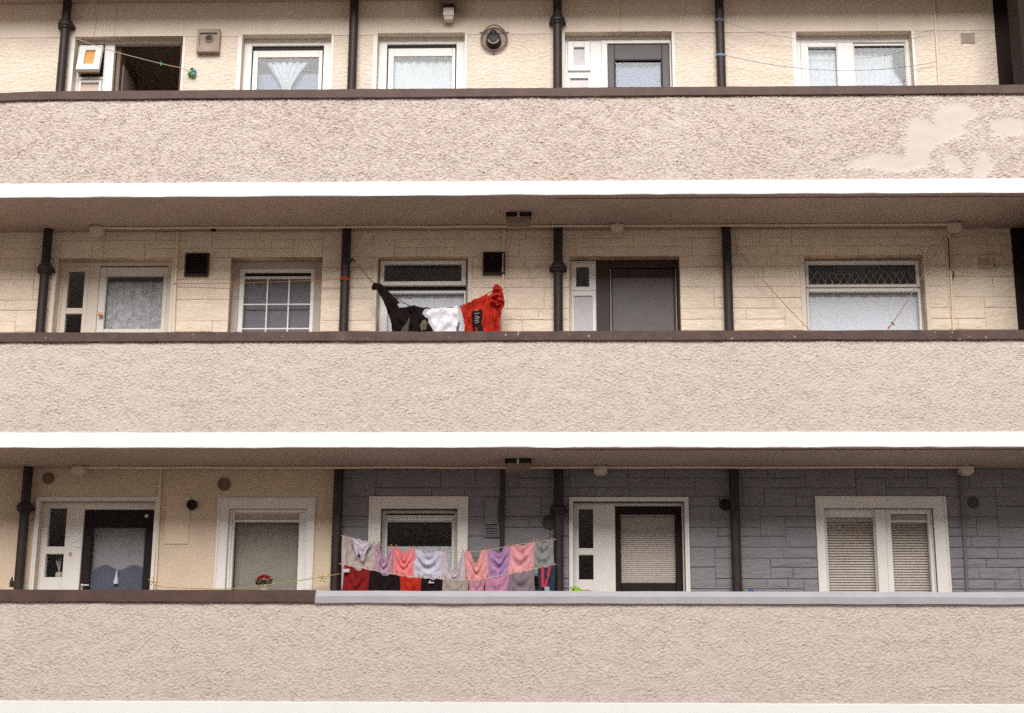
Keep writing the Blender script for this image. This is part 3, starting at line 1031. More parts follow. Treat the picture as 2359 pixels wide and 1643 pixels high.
op = OPEN[1][1]
win = reveal_frame(op, (0.08, 0.10, 0.09, 0.05), "middle floor window with white glazing bars in a taupe frame", 'taupe')
B().ring(-3.236, -2.403, 6.15, 7.430, YI + 0.004, YI + 0.06, 0.052, 0.040, 0.045, 0.05).go("sash", 'pvc', win)
B().box(-3.184, -2.443, YI + 0.02, YI + 0.05, 7.347, 7.385).go("sash_recess", 'brown_door', win)
B().cbox(-3.184, -2.443, YI + 0.012, YI + 0.05, 7.318, 7.346).go("sash_bar", 'pvc', win)
pane(win, -3.184, -2.443, 6.2, 7.318)
muntins(win, [-2.925, -2.685], [7.022, 6.742, 6.46], -3.184, -2.443, 6.2, 7.317, YI + 0.029)
curtain("blind", -3.20, -2.43, 6.15, 7.36, YI + 0.10, 'cloth_steel', "grey blue blind behind the white glazing bars", "blind", 0.003, 2)

op = OPEN[1][2]
win = reveal_frame(op, (0.016, 0.022, 0.012, 0.05), "middle floor window with a dark open vent above a pale curtain", 'taupe')
B().ring(-1.672, -0.72, 7.222, 7.512, YI - 0.03, YI + 0.03, 0.045, 0.05, 0.045, 0.048).go("sash", 'pvc', win)
pane(win, -1.627, -0.77, 7.268, 7.468, YI - 0.0, 'pane_clear')
B().box(-1.672, -0.72, YI + 0.03, YI + 0.06, 7.165, 7.225).go("sash_recess", 'brown_door', win)
B().ring(-1.672, -0.72, 6.15, 7.170, YI + 0.002, YI + 0.05, 0.085, 0.022, 0.03, 0.05).go("sash", 'pvc', win)
pane(win, -1.587, -0.742, 6.2, 7.140)
curtain("curtain", -1.62, -0.71, 6.1, 7.15, YI + 0.08, 'cloth_white', "white curtain filling a middle floor window behind the washing", "curtain", 0.006, 6, seed=11)

op = OPEN[1][3]
dw = B()
dw.ring(op[0] + 0.001, 0.712, zf, 7.508, YI, YI + 0.07, 0.018, 0.002, 0.02, 0.1)
dw.cbox(0.438, 0.711, YI + 0.001, YI + 0.07, 7.128, 7.165)
doorway = tag(dw.go("doorway", 'pvc', APT), "middle floor doorway with a slate grey door and frame")
B().ring(0.714, op[1] - 0.001, zf, 7.508, YI - 0.004, YI + 0.07, 0.150, 0.022, 0.085, 0.02, 0.006).go("door_frame", 'slate_door', doorway)
B().ring(0.440, 0.708, 7.160, 7.482, YI - 0.008, YI + 0.03, 0.056, 0.07, 0.046, 0.048).go("sash", 'pvc', doorway)
pane(doorway, 0.496, 0.638, 7.208, 7.436, YI + 0.01, 'pane_clear')
B().ring(0.440, 0.708, 6.2, 7.132, YI - 0.006, YI + 0.03, 0.030, 0.035, 0.03, 0.05).go("sash", 'pvc', doorway)
B().box(0.470, 0.673, YI + 0.012, YI + 0.018, 6.25, 7.102).go("pane", 'frost', doorway)
B().ring(0.866, 1.605, zf + 0.02, 7.420, YI + 0.016, YI + 0.06, 0.030, 0.04, 0.10, 0.9, 0.006).go("door", 'slate_door', doorway)
B().box(0.896, 1.565, YI + 0.03, YI + 0.036, 6.22, 7.320).go("door_panel", 'slate_leaf', doorway)
B().box(0.870, 0.880, YI + 0.010, YI + 0.0155, zf + 0.03, 7.415).go("door_seal", 'taupe', doorway)
B().box(1.590, 1.598, YI + 0.010, YI + 0.0155, zf + 0.03, 7.415).go("door_seal", 'taupe', doorway)

op = OPEN[1][4]
win = reveal_frame(op, (0.02, 0.022, 0.012, 0.05), "wide middle floor window with lattice lace in its vent", 'taupe')
B().ring(3.014, 4.258, 7.190, 7.495, YI - 0.012, YI + 0.03, 0.035, 0.035, 0.045, 0.032).go("sash", 'pvc', win)
pane(win, 3.049, 4.223, 7.222, 7.450, YI + 0.008, 'pane_clear')
B().ring(3.014, 4.258, 6.15, 7.180, YI - 0.004, YI + 0.05, 0.028, 0.024, 0.040, 0.05).go("sash", 'pvc', win)
pane(win, 3.042, 4.234, 6.2, 7.140)
curtain("curtain", 3.02, 4.25, 6.1, 7.15, YI + 0.08, 'cloth_white', "plain white curtain filling the wide middle floor window", "curtain", 0.007, 9, seed=12)


lat = B()
yv = YI + 0.05
pitch = 0.082
edge_z = lambda x: 7.262 + 0.085 * abs(math.sin((x - 3.04) / 0.165 * math.pi)) ** 0.8
for sgn in (-1, 1):
    q = 3.04 - 0.5
    while q < 4.23 + 0.5:
        seg = []
        for t_ in np.linspace(0, 1, 22):
            z = 7.205 + t_ * 0.26
            x = q + sgn * (z - 7.205) * 0.62
            if 3.045 < x < 4.225 and z < 7.40:
                seg.append((x, yv + 0.004 * math.sin(x * 40), z))
        if len(seg) > 2:
            lat.tube(seg, 0.0042, 5)
        q += pitch
for k in range(16):                                     # pale scalloped hem between the diamonds
    xa = 3.05 + k * 0.0735
    arc = [(xa + 0.0735 * t_, yv - 0.004, 7.208 + 0.038 * math.sin(t_ * math.pi)) for t_ in np.linspace(0, 1, 9)]
    lat.tube(arc, 0.006, 5)
    arc = [(xa + 0.0735 * t_, yv - 0.004, 7.205 + 0.018 * math.sin(t_ * math.pi)) for t_ in np.linspace(0, 1, 9)]
    lat.tube(arc, 0.006, 5)
tag(lat.go("lace_valance", 'lace_lattice'), "diamond lattice lace with a scalloped hem behind the wide window's vent", "curtain", kind='thing')

# ---- lowest floor ----------------------------------------------------------
zf = FL[0]
op = OPEN[0][0]
dw = B()
dw.cbox(op[0] + 0.001, -5.155, YI - 0.02, YI + 0.06, zf, op[3])
dw.cbox(-4.962, -4.775, YI - 0.02, YI + 0.06, zf, op[3])
dw.cbox(-5.155, -4.962, YI - 0.019, YI + 0.06, 4.740, op[3])
dw.cbox(-5.155, -4.962, YI - 0.019, YI + 0.06, 4.247, 4.326)
dw.cbox(-5.155, -4.962, YI - 0.019, YI + 0.06, zf, 4.0)
dw.cbox(-4.775, op[1] - 0.001, YI - 0.018, YI + 0.06, 4.725, op[3])
dw.cbox(-4.018, op[1] - 0.001, YI - 0.02, YI + 0.06, zf, 4.724)
doorway = tag(dw.go("doorway", 'band', APT), "lowest floor doorway with a dark brown door and blue curtain")
band(doorway, -5.265, -3.953, 4.837, zf, -5.222, -3.992, 4.798)
pane(doorway, -5.155, -4.962, 4.326, 4.740, m='pane_clear')
pane(doorway, -5.155, -4.962, 4.0, 4.247, m='pane_clear')
B().ring(-4.773, -4.020, zf + 0.01, 4.722, YI + 0.005, YI + 0.05, 0.090, 0.092, 0.185, 0.85, 0.006).go("door", 'brown_door', doorway)
pane(doorway, -4.683, -4.112, 3.51, 4.537, YI + 0.025, 'pane_clear')
B().lathe((-4.105, YI + 0.005, 4.657), (0, -1, 0), [(0, 0.020), (0.012, 0.020), (0.02, 0.014)], 16).go("door_sensor", 'pvc', doorway, True)
hb = B().box(-4.752, -4.728, YI - 0.03, YI + 0.005, 3.84, 3.93)
hb.tube([(-4.74, YI - 0.03, 3.91), (-4.74, YI - 0.055, 3.91), (-4.66, YI - 0.055, 3.91)], 0.009)
hb.go("handle", 'steel', doorway)
# silver house number, read down the post
num = bpy.data.curves.new("house_number", 'FONT')
num.body = "57"
num.size = 0.12
num.extrude = 0.004
num.align_x = 'CENTER'
num_o = bpy.data.objects.new("house_number_shape", num)
C.objects.link(num_o)
dg = bpy.context.evaluated_depsgraph_get()
me = bpy.data.meshes.new_from_object(num_o.evaluated_get(dg))
bpy.data.objects.remove(num_o)
me.transform(Matrix.Translation((-4.885, YI - 0.026, 4.36)) @ Matrix.Rotation(R(80), 4, 'Y') @ Matrix.Rotation(R(90), 4, 'X'))
me.name = "house_number"
link("house_number", me, 'silver', doorway)
B().ring(-4.905, -4.875, 4.225, 4.262, YI - 0.026, YI - 0.0205, 0.007, c=0.001).go("lock", 'brass', doorway)
curtain("net_curtain", -4.69, -4.10, 4.0, 4.56, YI + 0.13, 'cloth_lilac', "plain lilac grey net in the dark brown door", "curtain", 0.004, 3, seed=21)


def swag(U, V, X, Z):
    top = 4.12 + 0.026 * np.cos((U - 0.26) * 2 * math.pi / 0.52) * (1 + 0.0 * U)
    return X, 3.45 + V * (top - 3.45)


curtain("blue_curtain", -4.69, -4.10, 3.45, 4.15, YI + 0.085, 'cloth_slate', "slate blue wavy topped curtain in the dark brown door", "curtain", 0.004, 3, swag, 22)
tz = 3.985
tag(B().lathe((-4.405, YI + 0.065, tz - 0.045), (0, 0, 1), [(0, 0.028), (0.04, 0.024), (0.09, 0.011), (0.13, 0.008), (0.15, 0.003)], 12).go("tassel", 'cloth_white', None, True),
    "white tassel hanging on the blue door curtain", "tassel")
# small pot in the lower sidelight
pt = thing("vase", (-5.03, YI + 0.1, 3.99), "pale vase with dry stems behind the lower sidelight", "vase")
B().lathe((-5.03, YI + 0.1, 3.985), (0, 0, 1), [(0, 0.03), (0.03, 0.042), (0.07, 0.04), (0.085, 0.028)], 16).go("pot", 'terracotta', pt, True)
st = B()
for i in range(9):
    a = random.uniform(-0.05, 0.05)
    st.tube([(-5.03, YI + 0.1, 4.06), (-5.03 + a * 0.5, YI + 0.1, 4.13), (-5.03 + a, YI + 0.1 + random.uniform(-0.03, 0.03), 4.2 + random.uniform(-0.02, 0.03))], [0.003, 0.004, 0.007], 5)
tag(st.go("stems", 'cloth_lilac', pt), kind='stuff')

op = OPEN[0][1]
win = tag(B().ring(op[0] + 0.001, op[1] - 0.001, op[2], op[3] - 0.001, D + 0.03, D + 0.14, 0.030, 0.030, 0.03, 0.05).go("window", 'pvc', APT), "lowest floor window with an olive blind and a flower pot")
band(win, -3.318, -2.281, 4.830, 3.45, -3.199, -2.368, 4.716)
B().ring(-3.168, -2.399, 3.5, 4.685, D + 0.05, D + 0.13, 0.022, 0.055, 0.012, 0.05).go("sash", 'pvc', win)
vt = B()
for i in range(5):
    z = 4.612 + i * 0.0125
    vt.cbox(-3.146, -2.454, D + 0.06, D + 0.10, z, z + 0.0075, 0.002)
tag(vt.go("vent_slats", 'band_cream', win), kind='stuff')
B().cbox(-3.146, -2.454, D + 0.055, D + 0.12, 4.585, 4.606, 0.003).go("sash_bar", 'pvc', win)
pane(win, -3.146, -2.454, 3.5, 4.585, D + 0.095, 'pane')
curtain("blind", -3.15, -2.45, 3.45, 4.60, D + 0.20, 'cloth_olive', "plain olive grey blind behind the flower pot", "blind", 0.004, 3, seed=31)

op = OPEN[0][2]
win = tag(B().ring(op[0] + 0.001, op[1] - 0.001, op[2], op[3] - 0.001, D + 0.09, D + 0.17, 0.035, 0.035, 0.03, 0.05).go("window", 'band_cream', APT), "lowest floor window behind the long washing lines")
band(win, -1.709, -0.659, 4.846, 3.45, -1.580, -0.770, 4.716)
B().ring(-1.545, -0.805, 3.5, 4.665, D + 0.10, D + 0.16, 0.022, 0.03, 0.062, 0.05).go("sash", 'pvc', win)
B().ring(-1.535, -0.825, 4.59, 4.64, D + 0.085, D + 0.12, 0.01).go("vent_flap", 'pvc', win)
pane(win, -1.523, -0.835, 3.5, 4.603, D + 0.13, 'pane_clear')
curtain("cafe_curtain", -1.54, -0.82, 3.45, 4.345, D + 0.19, 'cloth_white', "white half height curtain behind the washing lines", "curtain", 0.006, 7, seed=33)

op = OPEN[0][3]
dw = B()
dw.cbox(op[0] + 0.001, 0.508, YI - 0.02, YI + 0.06, zf, op[3])
dw.cbox(0.661, 0.893, YI - 0.02, YI + 0.06, zf, op[3])
dw.cbox(0.508, 0.661, YI - 0.019, YI + 0.06, 4.733, op[3])
dw.cbox(0.508, 0.661, YI - 0.019, YI + 0.06, 4.243, 4.314)
dw.cbox(0.508, 0.661, YI - 0.019, YI + 0.06, zf, 3.984)
dw.cbox(0.893, op[1] - 0.001, YI - 0.018, YI + 0.06, 4.765, op[3])
dw.cbox(1.600, op[1] - 0.001, YI - 0.02, YI + 0.06, zf, 4.764)
doorway = tag(dw.go("doorway", 'band', APT), "lowest floor doorway with a dark door and a pale slatted blind")
band(doorway, 0.405, 1.663, 4.838, zf, 0.448, 1.618, 4.795)
pane(doorway, 0.508, 0.661, 4.314, 4.733, m='pane_clear')
pane(doorway, 0.508, 0.661, 3.984, 4.243, m='pane_clear')
B().ring(0.895, 1.598, zf + 0.01, 4.763, YI + 0.005, YI + 0.05, 0.058, 0.072, 0.083, 1.29, 0.006).go("door", 'brown_door', doorway)
pane(doorway, 0.953, 1.526, 3.955, 4.680, YI + 0.025, 'pane_clear')


def venetian(x0, x1, z0, z1, y, m, label, pitch=0.026, wdt=0.024, a=R(52)):
    t = thing("venetian_blind", ((x0 + x1) / 2, y, z0), label, "blind")
    B().box(x0, x1, y - 0.015, y + 0.015, z1 - 0.025, z1).go("headrail", m, t)
    b = B()
    z = z0 + 0.01
    while z < z1 - 0.03:
        dy, dz = wdt / 2 * math.cos(a), wdt / 2 * math.sin(a)
        b.add([(x0, y - dy, z - dz), (x1, y - dy, z - dz), (x1, y, z + 0.002), (x0, y, z + 0.002), (x1, y + dy, z + dz), (x0, y + dy, z + dz)], [(0, 1, 2, 3), (3, 2, 4, 5)])
        z += pitch
    tag(b.go("slats", m, t), kind='stuff')
    return t


venetian(0.945, 1.535, 3.93, 4.69, YI + 0.07, 'slat', "closed pale slatted blind in the dark lowest floor door", 0.022, 0.026, R(68))

op = OPEN[0][4]
wb_ = B().ring(op[0] + 0.001, op[1] - 0.001, op[2], op[3] - 0.001, D + 0.03, D + 0.13, 0.020, 0.015, 0.012, 0.05)
wb_.cbox(3.612, 3.713, D - 0.012, D + 0.13, 3.5, 4.709)
win = tag(wb_.go("window", 'band', APT), "wide lowest floor window of two lights with slatted blinds")
band(win, 2.992, 4.358, 4.847, 3.45, 3.079, 4.218, 4.722)
B().ring(3.100, 3.611, 3.5, 4.708, D + 0.04, D + 0.12, 0.010, 0.008, 0.07, 0.05).go("sash", 'pvc', win)
pane(win, 3.110, 3.603, 3.55, 4.638, D + 0.09, 'pane_clear')
B().ring(3.720, 4.200, 3.5, 4.708, D + 0.03, D + 0.12, 0.060, 0.030, 0.040, 0.05).go("sash", 'pvc', win)
vt = B()
for i in range(4):
    z = 4.612 + i * 0.0125
    vt.cbox(3.780, 4.170, D + 0.055, D + 0.10, z, z + 0.0075, 0.002)
tag(vt.go("vent_slats", 'band_cream', win), kind='stuff')
B().cbox(3.780, 4.170, D + 0.05, D + 0.11, 4.585, 4.606, 0.003).go("sash_bar", 'pvc', win)
pane(win, 3.780, 4.170, 3.55, 4.585, D + 0.09, 'pane_clear')
venetian(3.105, 3.608, 3.5, 4.64, D + 0.16, 'slat_tan', "open slatted blind in the broad left light of the lowest wide window", 0.0275, 0.025, R(58))
venetian(3.775, 4.175, 3.5, 4.60, D + 0.16, 'slat_tan', "open slatted blind in the narrow right light of the lowest wide window", 0.0275, 0.025, R(60))
curtain("drape", 3.35, 3.62, 3.45, 4.64, D + 0.36, mat("rust_drape", (0.22, 0.09, 0.05), 0.9, 0.2, 5.0), "rust brown drape behind the left slatted blind", "curtain", 0.03, 3, seed=41)
curtain("drape", 3.05, 3.30, 3.45, 4.64, D + 0.36, 'cloth_lilac', "pale grey drape behind the left slatted blind", "curtain", 0.03, 3, seed=42)
curtain("drape", 3.78, 4.20, 3.45, 4.30, D + 0.40, 'cloth_lilac', "pale low drape behind the right slatted blind", "curtain", 0.03, 3, seed=43)

# ------------------------------------------------------------------ drainpipes
YP = D - 0.085


def drainpipe(x, label, collars=(), r=0.051):
    t = thing("drainpipe", (x, YP, 0.0), label, "drainpipe", "brown drainpipes down the back wall")
    B().tube([(x, YP, 0.02), (x, YP, 10.66)], r, 18).go("pipe", 'pipe', t, True)
    for z in collars:
        B().lathe((x, YP, z - 0.05), (0, 0, 1), [(0, 0.052), (0.004, 0.066), (0.03, 0.070), (0.034, 0.084), (0.072, 0.088), (0.078, 0.078), (0.082, 0.074), (0.10, 0.072), (0.104, 0.052)], 20).go("collar", 'pipe', t, True)
        for s in (-1, 1):
            B().cbox(x + s * 0.075 - 0.02, x + s * 0.075 + 0.02, YP + 0.02, D, z - 0.02, z + 0.015, 0.003).go("bracket", 'pipe', t)
    return t


drainpipe(-5.3555, "brown collared drainpipe beside the leftmost doors", (4.71, 7.362, 10.312))
drainpipe(-2.0326, "plain brown drainpipe between the second and third windows, with a red tie", ())
drainpipe(0.297, "brown collared drainpipe left of the dark middle doors", (4.687, 7.357, 10.320))
drainpipe(2.1397, "plain brown drainpipe left of the wide windows, with blue ties", ())


def tie(x, z, col, label, r=0.054):
    m = mat("tie_cord", col, 0.6, 0.1)
    b = B()
    for dz in (-0.012, -0.002, 0.008):
        b.tube([(x + r * math.cos(t_), YP + r * math.sin(t_), z + dz + 0.004 * math.sin(t_ * 2)) for t_ in np.linspace(0, 2 * math.pi, 22)], 0.005, 6, False)
    return tag(b.go("cord_tie", m), label, "cord")


tie(-2.0326, 7.235, (0.50, 0.05, 0.03), "red cord tied round the second drainpipe on the middle floor")
tie(2.1397, 10.300, (0.13, 0.16, 0.20), "upper blue grey cord tied round the rightmost drainpipe")
tie(2.1397, 9.866, (0.20, 0.30, 0.42), "lower light blue cord tied round the rightmost drainpipe")

# ------------------------------------------------------------------ conduits, cables, boxes, lamps
def run(name, pts, r, m, label, cat, smooth=True, n=8):
    return tag(B().tube(pts, r, n).go(name, m, None, smooth), label, cat)


Yc = D - 0.020
run("conduit", [(4.591, Yc, 10.62), (4.580, Yc, 9.0), (4.578, Yc, 8.0)], 0.012, 'conduit_cream', "cream conduit down the top wall right of the wide window", "pipe")
run("conduit", [(-3.925, Yc - 0.012, 7.82), (-3.905, Yc - 0.012, 6.66), (-3.9, Yc - 0.012, 5.4)], 0.015, 'conduit_cream', "cream conduit down the stone wall right of the lace curtained door", "pipe")
run("conduit", [(-0.298, Yc - 0.012, 7.82), (-0.31, Yc - 0.012, 7.0), (-0.315, Yc - 0.012, 5.4)], 0.013, 'conduit_cream', "cream conduit running past the square vent above the red washing", "pipe")
run("conduit", [(4.575, Yc - 0.012, 7.76), (4.556, Yc - 0.012, 6.66), (4.55, Yc - 0.012, 5.4)], 0.013, 'conduit_cream', "cream conduit down the stone wall right of the wide window", "pipe")
run("conduit", [(-3.952, Yc, 5.14), (-3.934, Yc, 4.2), (-3.926, Yc, 2.7)], 0.014, 'conduit_cream', "cream conduit beside the dark brown door", "pipe")
run("conduit_branch", [(-3.95, Yc, 4.958), (-4.06, Yc, 4.958)], 0.012, 'conduit_cream', "short cream conduit branch above the dark brown door", "pipe")
run("conduit", [(-0.296, Yc - 0.02, 5.145), (-0.296, Yc - 0.02, 2.7)], 0.024, 'conduit_dark', "dark thin pipe down the grey wall above the washing", "pipe")
run("conduit", [(4.526, Yc - 0.012, 5.14), (4.512, Yc - 0.012, 3.9), (4.5, Yc - 0.012, 2.7)], 0.016, 'conduit_grey', "grey painted conduit down the wall right of the lowest wide window", "pipe")
run("cable", [(-5.03, D - 0.012, 10.62), (-5.035, D - 0.012, 10.40), (-5.042, D - 0.012, 10.23)], 0.006, 'conduit_cream', "thin cable hanging above the open top door", "cable")
run("cable", [(-4.805, D - 0.012, 10.62), (-4.81, D - 0.012, 10.35), (-4.805, D - 0.012, 10.215), (-4.79, D + 0.05, 10.20)], 0.006, 'conduit_cream', "second thin cable hanging above the open top door, nearer its hall", "cable")
run("cable", [(1.03, D - 0.012, 10.62), (1.02, D - 0.012, 10.24), (0.98, D + 0.03, 10.20)], 0.006, 'conduit_cream', "thin cable above the charcoal top door", "cable")
run("cable", [(-4.765, D - 0.022, 7.78), (-4.765, D - 0.022, 7.52)], 0.008, 'conduit_cream', "thin cable above the lace curtained door", "cable")
run("cable", [(4.562, D - 0.04, 7.70), (4.56, D - 0.04, 7.34), (4.60, D - 0.035, 7.30), (4.57, D - 0.03, 7.20)], 0.007, 'conduit_dark', "dark loose cable on the conduit right of the wide middle window", "cable")


def wavy(x0, x1, y, z, n, a, seed):
    r_ = random.Random(seed)
    return [(x0 + (x1 - x0) * i / n, y + r_.uniform(-a, a), z + r_.uniform(-a, 0)) for i in range(n + 1)]


run("ceiling_conduit", wavy(-4.75, 0.95, 0.90, 7.818, 14, 0.006, 1), 0.013, 'conduit_cream', "left ceiling conduit along the middle balcony soffit", "pipe")
run("ceiling_conduit", wavy(0.95, 4.6, 0.90, 7.818, 10, 0.006, 2), 0.013, 'conduit_cream', "right ceiling conduit along the middle balcony soffit", "pipe")
run("ceiling_conduit", wavy(-4.75, 0.74, 0.93, 5.136, 14, 0.006, 3), 0.013, 'conduit_cream', "left ceiling conduit along the lowest balcony soffit", "pipe")
run("ceiling_conduit", wavy(0.74, 4.55, 0.93, 5.136, 10, 0.006, 4), 0.013, 'conduit_cream', "right ceiling conduit along the lowest balcony soffit", "pipe")


def jbox(x, y, z, label):
    t = thing("junction_box", (x, y, z), label, "junction box", "ceiling junction boxes")
    B().lathe((x, y, z), (0, 0, -1), [(0.001, 0.050), (0.012, 0.050), (0.014, 0.040)], 16).go("base", 'box_tan', t)
    b = B().cbox(x - 0.068, x + 0.068, y - 0.065, y + 0.065, z - 0.085, z - 0.0145, 0.008)
    b.go("box", 'box_tan', t)
    B().box(x - 0.045, x + 0.045, y - 0.045, y + 0.045, z - 0.103, z - 0.0855).go("cover", 'box_tan', t)
    return t


jbox(-4.788, 0.90, CEIL[1], "small ceiling box above the lace curtained door")
jbox(0.943, 0.90, CEIL[1], "small ceiling box above the slate grey door")
jbox(4.606, 0.90, CEIL[1], "small ceiling box at the right end of the middle soffit")
jbox(-4.788, 0.92, CEIL[0], "small ceiling box above the dark brown door")
jbox(0.739, 0.92, CEIL[0], "small ceiling box above the door with the pale blind")
jbox(4.555, 0.92, CEIL[0], "small ceiling box at the right end of the lowest soffit")


def bulkhead(x, y, z, label):
    t = thing("ceiling_light", (x, y, z), label, "ceiling light", "bulkhead lights under the balconies")
    B().box(x - 0.135, x + 0.135, y - 0.06, y + 0.06, z - 0.05, z - 0.0015).go("housing", 'black', t)
    B().box(x - 0.125, x + 0.125, y - 0.055, y + 0.055, z - 0.13, z - 0.05).go("diffuser", 'amber', t)
    B().box(x - 0.012, x + 0.008, y - 0.066, y - 0.060, z - 0.06, z - 0.008).go("clip", 'box_tan', t)
    return t


bulkhead(-0.124, 0.55, CEIL[1], "dark ceiling light with an amber diffuser above the red washing")
bulkhead(-0.121, 0.58, CEIL[0], "dark ceiling light with an amber diffuser above the pink washing")
t = thing("wall_lamp", (-0.946, D - 0.05, 10.40), "small square pale wall lamp on the top floor", "wall lamp")
B().box(-1.005, -0.887, D - 0.13, D - 0.007, 10.385, 10.475).go("housing", 'pvc', t)
B().box(-0.995, -0.897, D - 0.12, D - 0.012, 10.335, 10.384).go("shade", 'box_tan', t)
B().box(-1.015, -0.877, D - 0.12, D - 0.007, 10.476, 10.53).go("mount", 'vent_dark', t)

# ------------------------------------------------------------------ vents
t = thing("flue_cover", (-3.70, D, 9.966), "square concrete flue cover with a round dark hole", "vent")
fb = B().ring(-3.83, -3.57, 9.975, 10.263, D - 0.075, D - 0.002, 0.028, 0.028, 0.05, 0.075)
fb.box(-3.803, -3.598, D - 0.05, D - 0.003, 10.04, 10.22)
fb.go("body", 'concrete', t)
B().lathe((-3.695, D - 0.05, 10.152), (0, -1, 0), [(-0.02, 0.05), (0.012, 0.052), (0.012, 0.038), (-0.02, 0.036)], 20).go("flue_pipe", 'rust', t, True)
B().lathe((-3.695, D - 0.045, 10.152), (0, -1, 0), [(0, 0.036), (0.012, 0.035)], 16).go("flue_hole", 'black', t)

t = thing("flue_guard", (-0.426, D, 10.06), "round rusty flue guard with a black boiler terminal inside", "vent")
B().lathe((-0.426, D - 0.002, 10.13), (0, -1, 0), [(0, 0.155), (0.006, 0.155), (0.008, 0.15)], 32).go("back_plate", 'concrete', t, True)
ringpts = []
for a_ in np.linspace(0, 2 * math.pi, 41):
    rr = 0.150 + 0.012 * max(0, math.sin(a_)) ** 2
    ringpts.append((-0.426 + rr * math.cos(a_) * (1 - 0.16 * max(0, math.sin(a_))), D - 0.045, 10.13 + rr * math.sin(a_) * 1.02))
rg = B().tube(ringpts, 0.008, 8, False)
rg.go("guard_ring", 'rust', t, True)
for a_ in (R(30), R(150), R(268)):
    c_, s_ = math.cos(a_), math.sin(a_)
    B().tube([(-0.426 + 0.15 * c_, D - 0.045, 10.13 + 0.15 * s_), (-0.426 + 0.17 * c_, D - 0.02, 10.13 + 0.17 * s_), (-0.426 + 0.19 * c_, D - 0.004, 10.13 + 0.185 * s_)], 0.007, 6).go("fixing_leg", 'rust', t)
B().tube([(-0.426 - 0.12, D - 0.04, 10.225), (-0.426, D - 0.075, 10.235), (-0.426 + 0.12, D - 0.04, 10.225)], 0.005, 6).go("guard_bar", 'rust', t)
B().lathe((-0.432, D - 0.008, 10.10), (0, -0.92, 0.1), [(0, 0.088), (0.05, 0.085), (0.09, 0.08), (0.1, 0.06)], 20).go("terminal", 'black', t, True)
B().lathe((-0.435, D - 0.05, 10.14), (0, -0.5, 0.9), [(0, 0.055), (0.05, 0.045), (0.085, 0.02)], 16).go("terminal_cap", 'black', t, True)
B().tube([(-0.432 + 0.062 * math.cos(a_), D - 0.112, 10.097 + 0.062 * math.sin(a_)) for a_ in np.linspace(R(195), R(345), 12)], 0.009, 8).go("terminal_rim", 'concrete', t, True)


def square_vent(x0, x1, z0, z1, label):
    t = thing("wall_vent", ((x0 + x1) / 2, D, z0), label, "vent", "square dark vents on the stone wall")
    B().ring(x0, x1, z0, z1, D - 0.052, D - 0.004, 0.018).go("frame", 'vent_dark', t)
    b = B()
    n = 7
    hh = (z1 - z0 - 0.036) / n
    for i in range(n):
        z = z0 + 0.018 + i * hh
        b.add([(x0 + 0.018, D - 0.048, z), (x1 - 0.018, D - 0.048, z), (x1 - 0.018, D - 0.015, z + hh * 0.9), (x0 + 0.018, D - 0.015, z + hh * 0.9),
               (x0 + 0.018, D - 0.046, z - 0.001), (x1 - 0.018, D - 0.046, z - 0.001), (x1 - 0.018, D - 0.013, z + hh * 0.9 - 0.001), (x0 + 0.018, D - 0.013, z + hh * 0.9 - 0.001)],
              [(0, 1, 2, 3), (4, 7, 6, 5), (0, 4, 5, 1)])
    b.box(x0 + 0.018, x1 - 0.018, D - 0.012, D - 0.004, z0 + 0.018, z1 - 0.018)
    tag(b.go("louvre", 'vent_dark', t), kind='stuff')
    return t


square_vent(-3.82, -3.556, 7.299, 7.564, "square dark vent beside the window with glazing bars")
square_vent(-0.53, -0.285, 7.303, 7.562, "square dark vent above the red washing")


def air_brick(x0, x1, z0, z1, m, label, cols=3, rows=2, proud=0.016, back='concrete'):
    t = thing("air_brick", ((x0 + x1) / 2, D, z0), label, "vent")
    b = B().ring(x0, x1, z0, z1, D - proud, D - 0.0005, 0.012, c=0.003)
    for i in range(1, cols):
        x = x0 + (x1 - x0) * i / cols
        b.cbox(x - 0.006, x + 0.006, D - proud + 0.001, D - 0.0005, z0 + 0.012, z1 - 0.012, 0.002)
    for i in range(1, rows):
        z = z0 + (z1 - z0) * i / rows
        b.cbox(x0 + 0.012, x1 - 0.012, D - proud + 0.002, D - 0.0005, z - 0.006, z + 0.006, 0.002)
    b.go("grille", m, t)
    B().box(x0 + 0.005, x1 - 0.005, D - 0.0165, D - 0.0015, z0 + 0.005, z1 - 0.005).go("backing", back, t)
    return t


air_brick(4.863, 5.025, 10.046, 10.17, 'dash_cream', "cream air brick high on the top wall beside the stair end", 2, 3)
air_brick(4.857, 5.029, 7.365, 7.487, 'stone_cream', "cream slatted air brick on the stone wall beside the stair end", 1, 6, 0.032)
air_brick(-0.481, -0.328, 4.412, 4.532, 'stone_grey', "grey slatted air brick above the washing", 1, 5, 0.042, 'vent_grey')
tag(B().cbox(-0.475, -0.345, D - 0.034, D - 0.001, 4.548, 4.822).go("vent_panel", 'stone_grey'), "tall grey cover plate above the grey air brick", "cover plate")
tag(B().cbox(-3.870, -3.613, D - 0.010, D - 0.001, 4.337, 4.862).go("render_panel", mat("smooth_tan_patch", (0.74, 0.60, 0.45), 0.8, 0.03)), "smooth cream panel on the tan wall under the black round vent", "panel")


def round_vent(x, z, r, m, label, cap=True, d=0.06):
    t = thing("round_vent", (x, D, z), label, "vent")
    B().lathe((x, D - 0.001, z), (0, -1, 0), [(0, r), (d * 0.7, r), (d, r * 0.86), (d, r * 0.7), (d * 0.7, r * 0.66)], 22).go("cowl", m, t, True)
    if cap:
        B().lathe((x, D - d * 0.55, z), (0, -1, 0), [(0, r * 0.6), (0.005, r * 0.58)], 18).go("vent_hole", 'black', t)
    return t


